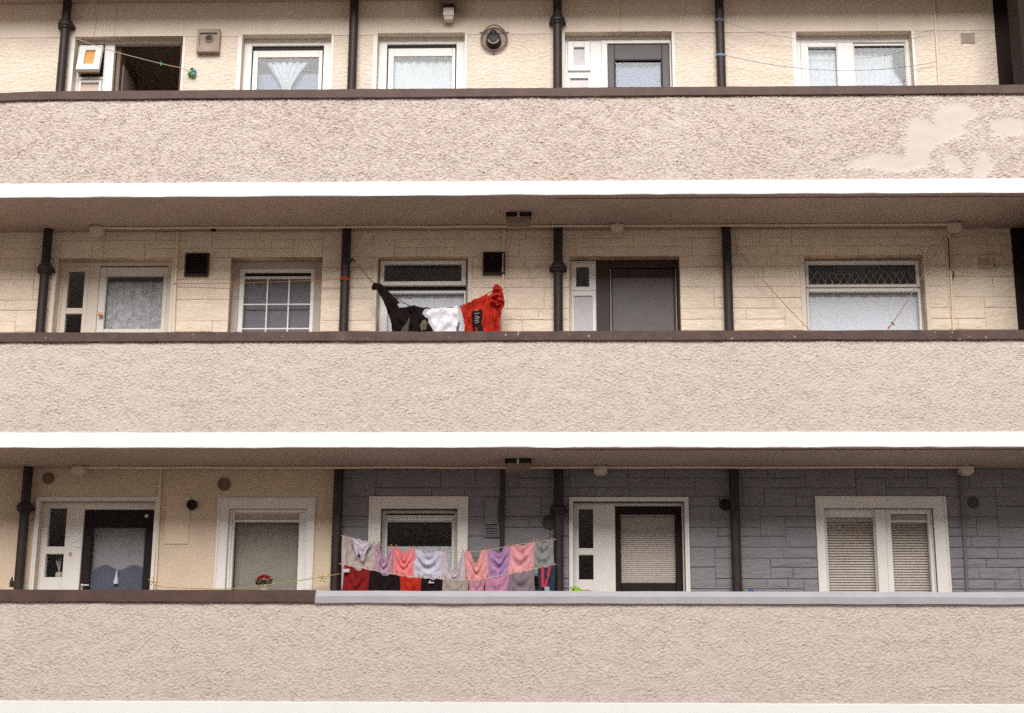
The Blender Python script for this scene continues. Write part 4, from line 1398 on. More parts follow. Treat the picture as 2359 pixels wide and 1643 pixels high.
round_vent(-3.593, 4.752, 0.055, 'black', "small black round vent on the smooth cream panel")
round_vent(-3.264, 4.976, 0.068, 'vent_tan', "dim round vent above the flower pot window", d=0.03)
round_vent(-5.156, 5.042, 0.062, 'vent_tan', "dim round vent high beside the leftmost drainpipe", d=0.03)
round_vent(0.197, 4.572, 0.078, 'vent_grey', "grey round vent half behind the third drainpipe", d=0.03)
round_vent(2.045, 4.758, 0.060, 'black', "black round vent left of the rightmost drainpipe")
round_vent(4.64, 4.78, 0.060, 'vent_grey', "dim dark round vent right of the lowest wide window", d=0.03)
tag(B().lathe((-3.52, 1.0, CEIL[1] - 0.001), (0, 0, -1), [(0, 0.03), (0.02, 0.03), (0.024, 0.02)], 12).go("ceiling_stud", 'black', None, True), "small black stud on the middle soffit", "fitting")

# ------------------------------------------------------------------ lines, pegs and washing
def sag_pts(a, b, drop, n=16):
    a, b = Vector(a), Vector(b)
    out = []
    for i in range(n + 1):
        t_ = i / n
        p = a.lerp(b, t_)
        p.z -= drop * 4 * t_ * (1 - t_)
        out.append(p)
    return out


def through(pts, n=6):
    """Smooth curve through points."""
    P_ = [Vector(p) for p in pts]
    out = []
    for i in range(len(P_) - 1):
        p0, p1, p2, p3 = P_[max(i - 1, 0)], P_[i], P_[i + 1], P_[min(i + 2, len(P_) - 1)]
        for k in range(n):
            t_ = k / n
            out.append(0.5 * ((2 * p1) + (p2 - p0) * t_ + (2 * p0 - 5 * p1 + 4 * p2 - p3) * t_ ** 2 + (3 * p1 - p0 - 3 * p2 + p3) * t_ ** 3))
    out.append(P_[-1])
    return out


YL = D - 0.14
LINE = lambda n, c: mat(n, c, 0.7, 0.08)
run("washing_line", through([(-5.25, YL, 10.135), (-4.77, YL, 9.96), (-4.21, YL, 9.80), (-3.95, YL, 9.735), (-3.88, D - 0.01, 9.725)]), 0.004, LINE("line_cream", (0.45, 0.36, 0.26)), "thin cream line sloping across the open top doorway", "washing line")
run("washing_line", sag_pts((2.178, YP - 0.06, 10.262), (4.565, D - 0.04, 10.197), 0.20), 0.0024, LINE("line_grey", (0.28, 0.22, 0.22)), "upper thin grey line sagging across the wide top window", "washing line")
run("washing_line", sag_pts((2.175, YP - 0.06, 9.853), (4.560, D - 0.04, 9.797), 0.145), 0.0032, LINE("line_blue", (0.20, 0.20, 0.26)), "lower blue grey line sagging across the wide top window", "washing line")
run("washing_line", sag_pts((-3.93, YL + 0.09, 7.206), (-2.06, YP - 0.055, 7.222), 0.012), 0.0036, LINE("line_orange", (0.48, 0.20, 0.11)), "thin orange line across the window with glazing bars", "washing line")
run("washing_line", through([(2.19, YL, 7.625), (2.55, YL, 7.15), (2.967, YL, 6.66), (3.25, YL, 6.42), (3.6, YL, 6.40), (3.86, YL, 6.68), (4.10, YL, 7.03), (4.32, YL, 7.38), (4.50, YL, 7.69)]), 0.0048, LINE("line_rust", (0.46, 0.27, 0.17)), "long slack rust coloured line hanging below the wide middle window", "washing line")
run("washing_line", through([(-3.93, D - 0.05, 3.905), (-3.86, YL, 3.880), (-3.703, YL, 3.862), (-3.102, YL, 3.853), (-2.521, YL, 3.922), (-2.098, YL, 3.987), (-1.98, YL + 0.02, 4.012)]), 0.0042, LINE("line_yellow", (0.44, 0.34, 0.10)), "yellow knotted line across the flower pot window", "washing line")
for i, (x, z, lb) in enumerate(((-3.925, 3.945, "yellow knot with loose ends by the dark brown door"), (-2.16, 3.985, "small yellow knot on the line near the second drainpipe"))):
    b = B()
    for k in range(5):
        a_ = k * 1.3
        b.tube([(x, YL, z - 0.03), (x + 0.03 * math.cos(a_), YL - 0.02, z - 0.03 + 0.03 * math.sin(a_)), (x + 0.05 * math.cos(a_ + 0.5), YL, z - 0.02 + 0.05 * math.sin(a_))], 0.005, 5)
    tag(b.go("knot", bpy.data.materials["line_yellow"]), lb, "knot")

# pegs: two jaws and a spring, one prototype per colour
def peg_mesh():
    b = B()
    for s in (-1, 1):
        b.add([(-0.006, s * 0.003, -0.035), (0.006, s * 0.003, -0.035), (0.006, s * 0.010, -0.035), (-0.006, s * 0.010, -0.035),
               (-0.006, s * 0.003, 0.012), (0.006, s * 0.003, 0.012), (0.006, s * 0.011, 0.012), (-0.006, s * 0.011, 0.012),
               (-0.006, s * 0.013, 0.04), (0.006, s * 0.013, 0.04), (0.006, s * 0.019, 0.04), (-0.006, s * 0.019, 0.04)],
              [(0, 1, 2, 3), (0, 1, 5, 4), (1, 2, 6, 5), (2, 3, 7, 6), (3, 0, 4, 7), (4, 5, 9, 8), (5, 6, 10, 9), (6, 7, 11, 10), (7, 4, 8, 11), (8, 9, 10, 11)])
    b.tube([(-0.008, 0, 0.008), (0.008, 0, 0.008)], 0.006, 8)
    return b


PEGS = {}


def peg(x, y, z, col, label, group, rz=0.0, tilt_=0.0):
    if col not in PEGS:
        o = peg_mesh().go("clothes_peg", mat("peg_plastic", col, 0.4, 0.08))
        PEGS[col] = o
    else:
        o = PEGS[col].copy()
        C.objects.link(o)
    o.location = (x, y, z)
    o.rotation_euler = (0, tilt_, rz)
    o.scale = (0.8, 0.8, 0.62)
    return tag(o, label, "peg", group)


peg(-4.206, YL, 9.795, (0.05, 0.40, 0.12), "green peg on the line across the open top doorway", None, 0.3)
peg(3.845, YL, 6.665, (0.45, 0.05, 0.12), "crimson peg on the slack line below the wide window", None, 0.2, 0.9)
peg(3.885, YL, 6.700, (0.05, 0.30, 0.08), "green peg on the slack line below the wide window", None, 0.5, -0.8)
t = thing("peg_bag", (-3.88, D - 0.03, 9.70), "small cluster of green and teal pegs on the top wall", "peg bag")
for i, (dx, dz, cc) in enumerate(((0, 0, 'g'), (0.03, 0.012, 't'), (-0.022, -0.02, 'g'), (0.012, -0.035, 'g'), (0.028, -0.028, 't'), (0.004, 0.03, 'd'))):
    m = {'g': (0.10, 0.34, 0.08), 't': (0.10, 0.30, 0.34), 'd': (0.03, 0.06, 0.03)}[cc]
    B().lathe((-3.877 + dx, D - 0.012, 9.735 + dz), (0, -1, 0.2), [(0, 0.02), (0.03, 0.024), (0.05, 0.012)], 8).go("peg_head", mat("peg_bag_plastic", m, 0.4, 0.1), t)

# garments --------------------------------------------------------------
def cloth_mat(name, col, var=0.08, fine=0.12, fscale=90.0, bump=0.25):
    return mat(name, col, 0.95, var, 9.0, fine=fine, fscale=fscale, bump=bump, bscale=160, bdist=0.003, spec=0.1, translucent=0.12)


def garment(name, line, x0, x1, length, m, label, cat, neck=0.0, neck_w=0.5, swag=0.02, y=YL, seed=0, hem=0.015, group=None, taper=0.0, back=True, nx=48, nz=44, rnd=1.0, open_back=0.35, slant=None):
    """A top or vest hung by its shoulders: front sheet with a neckline dip and hanging folds, joined to a back sheet."""
    rng = random.Random(seed)
    ph = [rng.uniform(0, 6.28) for _ in range(6)]
    lz = lambda x: np.interp(x, [p[0] for p in line], [p[1] for p in line])
    U, V = np.meshgrid(np.linspace(0, 1, nx), np.linspace(0, 1, nz))
    wd = x1 - x0
    lext = rng.uniform(0.0, 0.045) if line is UP and back else 0.0
    sl = rng.uniform(-0.13, 0.13) if slant is None else slant
    crump = band_noise(nx, nz + 12, 1.0, 16.0, 9.0, rng.uniform(-0.5, 0.5), seed + 300, 0.5)[:nz]
    crump2 = band_noise(nx, nz + 12, 1.0, 10.0, 34.0, 0.0, seed + 400, 0.5)[:nz]

    def sheet(dip, yoff, sw, sgn):
        s = np.abs(U - 0.5) * 2
        d = np.where(s < neck_w, dip * (np.cos(np.clip(s / neck_w, 0, 1) * math.pi / 2) ** rnd), 0.0)
        d = d + 0.010 * np.abs(np.sin(U * 9 + ph[0]))
        topz = lz(x0 + U * wd) - d
        botz = lz(x0 + 0.5 * wd) - (length + lext) * (1 + sl * (U - 0.5) * 2) + hem * np.sin(U * 7 + ph[1]) + 0.006 * np.sin(U * 19 + ph[2])
        Z = topz + (botz - topz) * V
        X = x0 + U * wd + taper * (0.5 - U) * V * wd * 0.4 + 0.007 * np.sin(V * 5 + ph[3] + U) + 0.010 * np.sin(V * 2.6 + ph[1]) * V
        depth = V * length
        fold = np.sin((depth - 0.42 * length * (1 - s ** 2)) / max(length, 0.01) * 17 + ph[4]) * (1 - s ** 1.5) * np.exp(-((V - 0.35) ** 2) / 0.10)
        vert = np.sin(U * 15 + ph[5] + 1.2 * V) * 0.55 * (0.25 + V) + 0.4 * np.sin(U * 31 + ph[2]) * V
        edge = np.sin(np.clip(U, 0, 1) * math.pi) ** 0.5
        Yy = y + yoff * edge + sw * fold * edge * sgn + 0.008 * vert * edge + (0.0020 * crump + 0.0042 * crump2) * edge
        return X, Yy, Z
    fX, fY, fZ = sheet(neck, -0.022, swag, 1)
    if back:
        bX, bY, bZ = sheet(neck * open_back, 0.020, swag * 0.4, -1)
        X = np.concatenate([fX, bX[:, ::-1], fX[:, :1]], 1)
        Y = np.concatenate([fY, bY[:, ::-1], fY[:, :1]], 1)
        Z = np.concatenate([fZ, bZ[:, ::-1], fZ[:, :1]], 1)
    else:
        X, Y, Z = fX, fY, fZ
    o = grid_mesh(name, X, Y, Z, m, None)
    md = o.modifiers.new("thickness", 'SOLIDIFY')
    md.thickness = 0.003
    return tag(o, label, cat, group)


UP = [(-1.975, 4.410), (-1.635, 4.322), (-1.42, 4.283), (-1.206, 4.262), (-0.922, 4.240), (-0.669, 4.236), (-0.456, 4.255), (-0.213, 4.300), (0.024, 4.338), (0.27, 4.368)]
LO = [(-1.975, 4.100), (-1.651, 4.038), (-1.342, 3.980), (-1.129, 3.958), (-0.901, 3.943), (-0.626, 3.935), (-0.461, 3.948), (-0.219, 3.998), (0.032, 4.045), (0.27, 4.100)]
YU, YLo = D - 0.15, D - 0.24
run("washing_line", through([(x, YU, z) for x, z in UP], 4), 0.0035, LINE("line_white", (0.5, 0.46, 0.42)), "upper washing line of pale vests on the lowest balcony", "washing line")
run("washing_line", through([(x, YLo, z) for x, z in LO], 4), 0.0035, bpy.data.materials["line_white"], "lower washing line of dark tops on the lowest balcony", "washing line")

G1, G2 = "washing on the upper line", "washing on the lower line"
cm = cloth_mat
garment("shirt", UP, -1.955, -1.60, 0.33, cm("beige_cloth", (0.52, 0.43, 0.40)), "beige shirt with a pale front at the left end of the upper line", "shirt", 0.02, 0.6, 0.012, YU, 1, group=G1)
garment("bib", UP, -1.87, -1.655, 0.19, cm("lavender_cloth", (0.62, 0.55, 0.62)), "lavender cloth pinned over the beige shirt", "cloth", 0.0, 0.5, 0.006, YU - 0.055, 2, hem=0.04, group=G1, back=False, taper=1.6)
garment("sleeve", UP, -1.955, -1.905, 0.58, cm("sleeve_cloth", (0.54, 0.44, 0.43)), "long pale sleeve hanging at the left end of the washing", "sleeve", 0.0, 0.5, 0.004, YU - 0.03, 3, group=G1, nx=14)
garment("vest", UP, -1.625, -1.425, 0.30, cm("mauve_cloth", (0.50, 0.31, 0.41)), "mauve vest with a scooped neck", "vest", 0.16, 0.5, 0.016, YU, 4, group=G1, open_back=0.8)
garment("vest", UP, -1.43, -1.20, 0.335, cm("coral_cloth", (0.86, 0.25, 0.26)), "bright coral vest on the upper line", "vest", 0.10, 0.42, 0.020, YU - 0.01, 5, group=G1)
garment("vest", UP, -1.225, -0.905, 0.32, cm("pale_lilac_cloth", (0.60, 0.58, 0.68)), "pale lilac vest with deep swagged folds", "vest", 0.06, 0.45, 0.028, YU, 6, group=G1)
garment("blouse", UP, -0.93, -0.665, 0.35, cm("pale_mauve_cloth", (0.58, 0.50, 0.54)), "pale mauve blouse with a wide open neck", "blouse", 0.25, 0.72, 0.012, YU, 7, group=G1, rnd=1.6, open_back=0.75)
garment("vest", UP, -0.678, -0.44, 0.325, cm("salmon_cloth", (0.77, 0.35, 0.35)), "salmon pink vest with a deep V neck", "vest", 0.15, 0.5, 0.012, YU - 0.01, 8, group=G1, rnd=1.7, open_back=0.8)
garment("vest", UP, -0.462, -0.19, 0.30, cm("purple_cloth", (0.46, 0.26, 0.47)), "purple vest on the upper line", "vest", 0.07, 0.4, 0.020, YU, 9, group=G1, open_back=0.6)
garment("shirt", UP, -0.215, 0.05, 0.345, cm("rose_cloth", (0.78, 0.36, 0.38)), "rose pink shirt with round folds", "shirt", 0.02, 0.5, 0.024, YU - 0.01, 10, group=G1)
garment("shirt", UP, 0.035, 0.25, 0.355, cm("grey_green_cloth", (0.30, 0.30, 0.29)), "grey green shirt at the right end of the upper line", "shirt", 0.02, 0.5, 0.014, YU, 11, group=G1)

garment("shirt", LO, -1.925, -1.655, 0.42, cm("dark_red_cloth", (0.25, 0.018, 0.02)), "dark red shirt at the left end of the lower line", "shirt", 0.07, 0.4, 0.014, YLo, 12, group=G2)
garment("shirt", LO, -1.650, -1.345, 0.42, cm("black_cloth", (0.018, 0.010, 0.011)), "plain black shirt beside the dark red shirt", "shirt", 0.08, 0.3, 0.012, YLo, 13, group=G2)
garment("shirt", LO, -1.340, -1.130, 0.42, cm("red_cloth", (0.50, 0.035, 0.02)), "bright red shirt between the two black shirts", "shirt", 0.02, 0.4, 0.012, YLo, 14, group=G2)
bl = garment("shirt", LO, -1.125, -0.905, 0.42, bpy.data.materials["black_cloth"], "black shirt with a small white mark", "shirt", 0.01, 0.4, 0.010, YLo, 15, group=G2)
garment("shirt", LO, -0.900, -0.630, 0.42, cm("oatmeal_cloth", (0.40, 0.33, 0.29)), "oatmeal shirt in the middle of the lower line", "shirt", 0.02, 0.5, 0.012, YLo, 16, group=G2)
garment("vest", LO, -0.625, -0.470, 0.42, cm("pink_cloth", (0.56, 0.27, 0.34)), "narrow pink vest on the lower line", "vest", 0.03, 0.5, 0.012, YLo, 17, group=G2)
garment("vest", LO, -0.465, -0.215, 0.42, cm("orchid_cloth", (0.54, 0.24, 0.37)), "orchid pink vest under the purple vest", "vest", 0.02, 0.5, 0.014, YLo - 0.005, 18, group=G2)
garment("shirt", LO, -0.210, 0.050, 0.42, cm("charcoal_grey_cloth", (0.25, 0.20, 0.22)), "mottled grey shirt under the rose pink shirt", "shirt", 0.02, 0.5, 0.016, YLo, 19, group=G2)
tl = garment("dress", LO, 0.085, 0.255, 0.42, cm("navy_cloth", (0.035, 0.05, 0.075)), "navy patterned dress with red straps at the right end", "dress", 0.02, 0.4, 0.010, YLo, 20, group=G2)
for s in (0.115, 0.19):
    B().add([(s, YLo - 0.035, 4.06), (s + 0.032, YLo - 0.035, 4.07), (s + 0.01 + (0.02 if s < 0.15 else -0.03), YLo - 0.04, 3.86), (s - 0.02 + (0.02 if s < 0.15 else -0.03), YLo - 0.04, 3.85),
             (s, YLo - 0.032, 4.06), (s + 0.032, YLo - 0.032, 4.07), (s + 0.01 + (0.02 if s < 0.15 else -0.03), YLo - 0.037, 3.86), (s - 0.02 + (0.02 if s < 0.15 else -0.03), YLo - 0.037, 3.85)],
            [(0, 1, 2, 3), (4, 7, 6, 5), (0, 4, 5, 1), (1, 5, 6, 2), (2, 6, 7, 3), (3, 7, 4, 0)]).go("strap", cm("crimson_strap", (0.50, 0.05, 0.09)), tl)
B().box(0.15, 0.20, YLo - 0.045, YLo - 0.040, 3.72, 3.86).go("front_print", cm("pale_print", (0.35, 0.42, 0.48)), tl)
b = B()
b.box(-1.045, -0.985, YLo - 0.0415, YLo - 0.0395, 3.895, 3.908).box(-1.035, -1.02, YLo - 0.0415, YLo - 0.0395, 3.908, 3.922)
b.go("print", cm("white_print", (0.6, 0.57, 0.55)), bl)
tag(B().box(-1.925, -1.86, YLo - 0.055, YLo - 0.045, 4.005, 4.04).go("label_patch", cm("white_patch", (0.62, 0.58, 0.55))), "small white patch pinned at the dark red shirt's shoulder", "patch")
garment("sock", LO, -0.10, -0.03, 0.40, cm("coral_sock", (0.72, 0.25, 0.22)), "coral sock hanging in front of the mottled grey shirt", "sock", 0.0, 0.5, 0.004, YLo - 0.06, 23, group=G2, nx=12)
bpy.data.objects["sock"].location.z = -0.26

PEG_O = (0.48, 0.24, 0.06)
lz = lambda L_, x: float(np.interp(x, [p[0] for p in L_], [p[1] for p in L_]))
for x in (-1.93, -1.63, -1.58, -1.445, -1.40, -1.235, -1.18, -0.945, -0.89, -0.70, -0.655, -0.47, -0.43, -0.225, -0.185, 0.03, 0.07, 0.225):
    peg(x, YU, lz(UP, x) + 0.004, PEG_O, "small orange peg on the upper washing line", "pegs on the upper washing line", random.uniform(-0.3, 0.3), random.uniform(-0.15, 0.15))
for x in (-1.89, -1.68, -1.62, -1.37, -1.31, -1.15, -1.10, -0.93, -0.87, -0.65, -0.60, -0.49, -0.44, -0.24, -0.18, 0.03, 0.11, 0.235):
    peg(x, YLo, lz(LO, x) + 0.004, PEG_O, "small orange peg on the lower washing line", "pegs on the lower washing line", random.uniform(-0.3, 0.3), random.uniform(-0.15, 0.15))


# cloths with an outline of their own
def cloth_shape(name, outline, y, m, label, cat, amp=0.012, step=0.008, seed=0, thick=0.02, grain=(0.12, 0.25), rot=0.0, parent=None):
    o_ = np.array(outline)
    x0, x1, z0, z1 = o_[:, 0].min(), o_[:, 0].max(), o_[:, 1].min(), o_[:, 1].max()
    xs = np.arange(x0 - step, x1 + step, step)
    zs = np.arange(z0 - step, z1 + step, step)
    X, Z = np.meshgrid(xs, zs)
    h1 = band_noise(len(xs) + 40, len(zs) + 40, step, grain[0], grain[1], rot, seed, 0.5)[:len(zs), :len(xs)]
    h2 = band_noise(len(xs) + 40, len(zs) + 40, step, 0.05, 0.09, rot, seed + 1, 0.5)[:len(zs), :len(xs)]
    ins = inside_poly(X, Z, outline)
    # distance-like falloff so that the two faces close at the rim
    dist = ins.astype(float)
    acc = dist.copy()
    for _ in range(5):
        p_ = np.pad(dist, 1)
        dist = np.minimum(dist, np.minimum(np.minimum(p_[:-2, 1:-1], p_[2:, 1:-1]), np.minimum(p_[1:-1, :-2], p_[1:-1, 2:])))
        acc += dist
    prof = np.sqrt(acc / 6.0)
    Yc_ = y + amp * h1 + amp * 0.22 * h2
    idx = -np.ones(X.shape, int)
    vs, fs = [], []
    # keep cells whose four corners are inside
    cell = ins[:-1, :-1] & ins[1:, :-1] & ins[:-1, 1:] & ins[1:, 1:]
    used = np.zeros(X.shape, bool)
    used[:-1, :-1] |= cell
    used[1:, :-1] |= cell
    used[:-1, 1:] |= cell
    used[1:, 1:] |= cell
    ii = np.argwhere(used)
    for n_, (a, c) in enumerate(ii):
        idx[a, c] = n_
    nv = len(ii)
    for s in (-1, 1):
        for a, c in ii:
            vs.append((X[a, c], Yc_[a, c] + s * thick * 0.5 * prof[a, c], Z[a, c]))
    for a, c in np.argwhere(cell):
        q = (idx[a, c], idx[a, c + 1], idx[a + 1, c + 1], idx[a + 1, c])
        fs.append(q)
        fs.append(tuple(v + nv for v in q[::-1]))
    # rim
    edges = {}
    for a, c in np.argwhere(cell):
        q = (idx[a, c], idx[a, c + 1], idx[a + 1, c + 1], idx[a + 1, c])
        for k in range(4):
            e = (q[k], q[(k + 1) % 4])
            if (e[1], e[0]) in edges:
                del edges[(e[1], e[0])]
            else:
                edges[e] = 1
    for (a, c) in edges:
        fs.append((c, a, a + nv, c + nv))
    me = bpy.data.meshes.new(name)
    me.from_pydata(vs, [], fs)
    o = link(name, me, m, parent, True)
    if parent is None:
        tag(o, label, cat)
    md = o.modifiers.new("smooth", 'SMOOTH')
    md.iterations = 5
    md.factor = 0.5
    return o


YM = 0.75
run("washing_line", through([(-2.0, YP - 0.05, 7.43), (-1.916, YM + 0.04, 7.392), (-1.69, YM + 0.02, 7.125), (-1.30, YM + 0.02, 6.87), (-1.085, YM + 0.02, 6.838), (-0.76, YM + 0.02, 6.862), (-0.461, YM + 0.02, 7.0), (-0.345, YM + 0.05, 7.09), (-0.31, D - 0.04, 7.13)]), 0.005,
    LINE("line_dark", (0.10, 0.08, 0.08)), "dark washing line slung from the second drainpipe on the middle floor", "washing line")
tag(B().tube([(-1.98, YP - 0.05, 7.425), (-1.94, YM + 0.06, 7.41), (-1.90, YM + 0.04, 7.375)], [0.008, 0.016, 0.008], 8).go("line_hook", 'black'), "black line hook at the second drainpipe", "hook")
blk = cloth_shape("black_sweatshirt", [(-1.722, 7.055), (-1.71, 7.10), (-1.685, 7.132), (-1.655, 7.128), (-1.597, 7.105), (-1.55, 7.06), (-1.48, 6.985), (-1.43, 6.93), (-1.40, 6.90), (-1.405, 6.875), (-1.43, 6.885),
                              (-1.40, 6.845), (-1.35, 6.850), (-1.297, 6.858), (-1.22, 6.868), (-1.16, 6.852), (-1.10, 6.848), (-1.072, 6.836), (-1.14, 6.815), (-1.155, 6.775), (-1.12, 6.74), (-1.09, 6.72), (-1.085, 6.68),
                              (-1.06, 6.64), (-1.03, 6.58), (-1.05, 6.42), (-1.46, 6.42), (-1.49, 6.60), (-1.50, 6.68), (-1.55, 6.82), (-1.585, 6.90), (-1.62, 6.97), (-1.66, 7.03), (-1.70, 7.035)],
                  YM - 0.01, cm("black_jersey", (0.014, 0.008, 0.008)), "black sweatshirt slung crookedly over the middle floor line", "sweatshirt", 0.014, seed=51, rot=R(30))
cloth_shape("lining", [(-1.38, 6.60), (-1.33, 6.66), (-1.30, 6.74), (-1.285, 6.70), (-1.29, 6.60), (-1.31, 6.5), (-1.4, 6.5)], YM - 0.040, cm("olive_lining", (0.07, 0.075, 0.05)), None, None, 0.006, seed=52, thick=0.008, parent=blk)
cloth_shape("cuff", [(-1.19, 6.63), (-1.16, 6.69), (-1.12, 6.70), (-1.09, 6.66), (-1.10, 6.58), (-1.17, 6.56)], YM - 0.042, cm("olive_cuff", (0.14, 0.125, 0.085)), None, None, 0.006, seed=53, thick=0.014, parent=blk)
cloth_shape("white_cloth", [(-1.141, 6.774), (-1.12, 6.80), (-1.07, 6.838), (-0.98, 6.842), (-0.90, 6.846), (-0.80, 6.868), (-0.770, 6.875), (-0.765, 6.80), (-0.762, 6.722), (-0.785, 6.60), (-0.79, 6.42), (-1.03, 6.42), (-1.03, 6.60), (-1.06, 6.66), (-1.083, 6.73)],
            YM + 0.01, mat("white_print_cloth", (0.84, 0.81, 0.85), 0.95, 0.02, 5.0, fleck=((0.70, 0.50, 0.57), 9.0, 0.83), translucent=0.15, bump=0.2, bscale=160, bdist=0.003), "white cloth with faint pink print on the middle floor line", "cloth", 0.010, seed=54)
cloth_shape("grey_cloth", [(-0.82, 6.60), (-0.785, 6.66), (-0.765, 6.72), (-0.745, 6.68), (-0.76, 6.6), (-0.76, 6.45), (-0.82, 6.45)], YM + 0.03, cm("dim_grey_cloth", (0.18, 0.16, 0.17)), "scrap of grey cloth between the white cloth and the red shirt", "cloth", 0.004, seed=55, thick=0.01)
red = cloth_shape("red_shirt", [(-0.763, 6.848), (-0.70, 6.885), (-0.62, 6.925), (-0.53, 6.965), (-0.50, 6.980), (-0.495, 6.998), (-0.462, 7.000), (-0.45, 6.975), (-0.42, 7.0), (-0.405, 7.06), (-0.385, 7.095), (-0.355, 7.105), (-0.325, 7.085), (-0.305, 7.05),
                           (-0.285, 6.99), (-0.275, 6.93), (-0.268, 6.88), (-0.285, 6.83), (-0.305, 6.76), (-0.318, 6.70), (-0.315, 6.60), (-0.315, 6.42), (-0.705, 6.42), (-0.708, 6.60), (-0.72, 6.70), (-0.74, 6.78)],
                  YM - 0.01, cm("tomato_red_cloth", (0.42, 0.026, 0.014), 0.12), "red shirt with a black printed panel on the middle floor line", "shirt", 0.013, seed=56, grain=(0.08, 0.3))
pn = cloth_shape("black_panel", [(-0.640, 6.795), (-0.510, 6.822), (-0.503, 6.60), (-0.50, 6.44), (-0.615, 6.44), (-0.622, 6.60)], YM - 0.034, cm("black_print", (0.02, 0.012, 0.012)), None, None, 0.002, seed=57, thick=0.006, parent=red)
# the print's pale strokes
b = B()
for i, (za, xa, xb, lift) in enumerate(((6.752, -0.595, -0.545, 0.008), (6.725, -0.588, -0.55, -0.006), (6.698, -0.595, -0.54, 0.010), (6.672, -0.597, -0.552, 0.012), (6.648, -0.590, -0.545, 0.016), (6.80 - 0.012, -0.585, -0.560, 0.004))):
    yy = YM - 0.047
    b.add([(xa, yy, za), (xb, yy, za + lift), (xb, yy, za + lift + 0.010), (xa, yy, za + 0.010), (xa, yy + 0.002, za), (xb, yy + 0.002, za + lift), (xb, yy + 0.002, za + lift + 0.010), (xa, yy + 0.002, za + 0.010)],
          [(0, 1, 2, 3), (4, 7, 6, 5), (0, 4, 5, 1), (2, 6, 7, 3)])
b.go("print", cm("grey_print", (0.30, 0.26, 0.25)), red)
cloth_shape("red_sleeve", [(-0.43, 6.96), (-0.41, 7.04), (-0.38, 7.09), (-0.345, 7.10), (-0.31, 7.04), (-0.29, 6.96), (-0.275, 6.88), (-0.30, 6.85), (-0.36, 6.83), (-0.42, 6.86)], YM - 0.05, bpy.data.materials["tomato_red_cloth"], None, None, 0.022, seed=58, thick=0.03, grain=(0.10, 0.08), parent=red)

# ------------------------------------------------------------------ small things on the copings and sills
t = thing("flower_pot", (-2.787, D - 0.03, 3.80), "pale pot of red flowers on the sill of the olive blind window", "flower pot")
px, py, pz = -2.787, D + 0.0, 3.842
B().lathe((px, py, pz), (0, 0, 1), [(0, 0.032), (0.05, 0.041), (0.055, 0.045), (0.068, 0.045), (0.068, 0.037)], 18).go("pot", 'terracotta', t, True)
B().box(px - 0.08, px + 0.08, py - 0.03, py + 0.06, pz - 0.3, pz - 0.0015).go("stand", 'pvc', t)
lb, pb = B(), B()
rg_ = random.Random(3)
for i in range(70):
    a_, rr = rg_.uniform(0, 6.28), rg_.uniform(0.01, 0.105)
    c_ = Vector((px + rr * math.cos(a_), py + rr * 0.6 * math.sin(a_) - 0.01, pz + 0.085 + rg_.uniform(-0.02, 0.025)))
    d_ = Vector((rg_.uniform(-1, 1), rg_.uniform(-1, 1), rg_.uniform(-0.6, 0.6))).normalized() * 0.020
    e_ = d_.orthogonal().normalized() * 0.010
    lb.add([c_ - d_, c_ + e_, c_ + d_, c_ - e_], [(0, 1, 2, 3)])
for i in range(90):
    a_, rr = rg_.uniform(0, 6.28), rg_.uniform(0.0, 0.095)
    hz_ = pz + 0.108 + 0.05 * (1 - (rr / 0.1) ** 2) + rg_.uniform(-0.008, 0.008)
    c_ = Vector((px + rr * math.cos(a_), py + rr * 0.6 * math.sin(a_) - 0.015, hz_))
    for k in range(5):
        q = k * 1.2566 + a_
        p1 = c_ + Vector((math.cos(q), math.sin(q) * 0.6, 0.5 * rg_.uniform(-1, 1))) * 0.019
        s_ = Vector((-math.sin(q), math.cos(q), 0.3)) * 0.010
        pb.add([c_, p1 + s_, p1 * 1.0 + Vector((0, 0, 0.004)), p1 - s_], [(0, 1, 2, 3)])
tag(lb.go("leaves", 'leaf', t), kind='stuff')
tag(pb.go("petals", 'petal', t), kind='stuff')

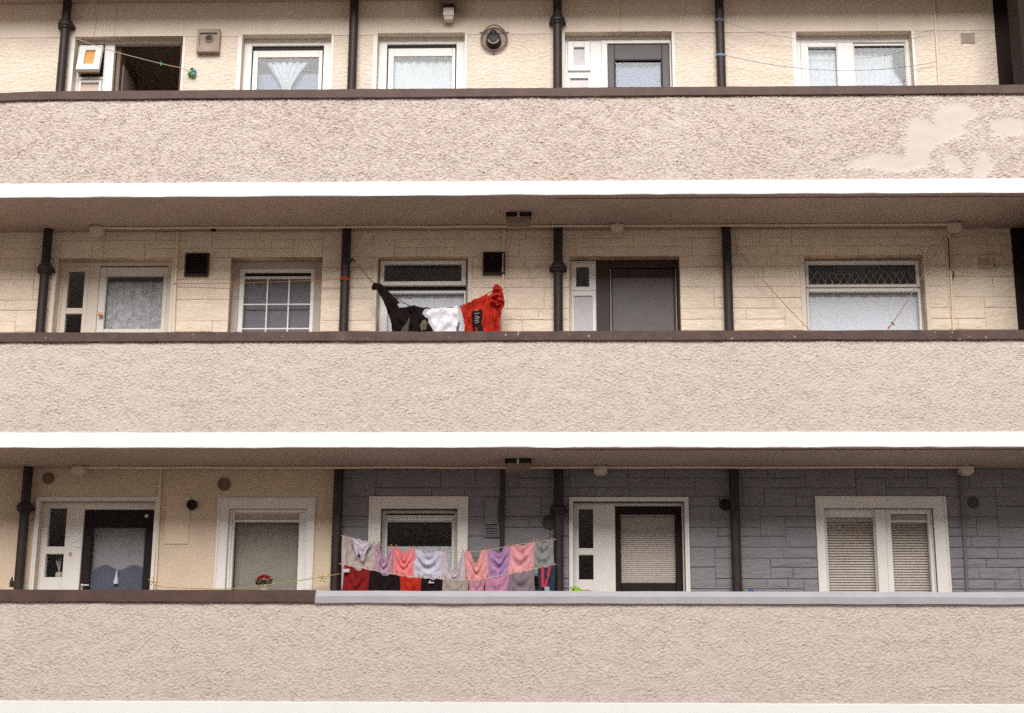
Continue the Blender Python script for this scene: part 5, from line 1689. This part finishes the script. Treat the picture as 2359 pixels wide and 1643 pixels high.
# green leafy toy and pink half shell on the grey coping
t = thing("green_toy", (0.478, 0.08, 3.7045), "bright lime green leafy toy on the grey coping", "toy")
gm = mat("lime_plastic", (0.30, 0.52, 0.02), 0.5, 0.2, 30.0)
gb = B()
rg_ = random.Random(5)
for i in range(60):
    u_ = rg_.random()
    cx = 0.455 + rg_.gauss(0, 0.018) if u_ < 0.65 else 0.50 + rg_.uniform(-0.02, 0.05)
    hh = (0.062 if u_ < 0.65 else 0.028) * rg_.uniform(0.3, 1.0)
    c_ = Vector((cx, 0.08 + rg_.uniform(-0.03, 0.03), 3.7065 + hh))
    d_ = Vector((rg_.uniform(-1, 1), rg_.uniform(-1, 0.2), rg_.uniform(0.1, 1))).normalized() * 0.022
    e_ = d_.orthogonal().normalized() * 0.013
    n_ = d_.cross(e_).normalized() * 0.004
    gb.add([c_ - d_, c_ + e_, c_ + d_, c_ - e_, c_ + n_], [(0, 1, 4), (1, 2, 4), (2, 3, 4), (3, 0, 4), (0, 3, 2, 1)])
tag(gb.go("leaf_tufts", gm, t), kind='stuff')
B().lathe((0.465, 0.08, 3.7055), (0, 0, 1), [(0, 0.03), (0.02, 0.034), (0.045, 0.022), (0.06, 0.006)], 12).go("core", gm, t, True)
t = thing("pink_toy", (0.575, 0.08, 3.7045), "small rounded pink toy on the grey coping beside the green one", "toy")
pm_ = mat("pink_plastic", (0.60, 0.14, 0.19), 0.45, 0.15, 40.0)
B().lathe((0.575, 0.08, 3.7055), (0, 0, 1), [(0, 0.056), (0.006, 0.058), (0.02, 0.048), (0.034, 0.030), (0.041, 0.010)], 20).go("shell", pm_, t, True)
B().cbox(0.60, 0.645, 0.06, 0.10, 3.7055, 3.713, 0.002).go("tab", pm_, t)
t = thing("blue_brush", (2.165, 0.32, 3.65), "small blue and white brush standing behind the grey coping", "brush")
bm_ = mat("blue_plastic", (0.03, 0.09, 0.30), 0.4, 0.1)
B().lathe((2.165, 0.32, 3.60), (0.25, 0, 1), [(0, 0.012), (0.11, 0.014), (0.14, 0.034), (0.175, 0.03), (0.19, 0.008)], 12).go("head", bm_, t, True)
B().tube([(2.165, 0.32, 2.66), (2.165, 0.32, 3.61)], 0.011, 8).go("handle", bm_, t, True)
B().box(2.195, 2.225, 0.31, 0.33, 3.72, 3.745).go("tip", 'pvc', t)
tag(B().lathe((-5.44, D - 0.06, 3.87), (0, 0, 1), [(0, 0.02), (0.06, 0.022), (0.085, 0.010), (0.11, 0.008)], 12).go("bottle", 'vent_dark', None, True), "small dark bottle on a ledge by the leftmost drainpipe", "bottle")
tag(B().box(-5.50, -5.39, D - 0.10, D - 0.0005, 3.845, 3.868).go("ledge", 'dash_tan'), "small ledge on the tan wall holding a dark bottle", "ledge")
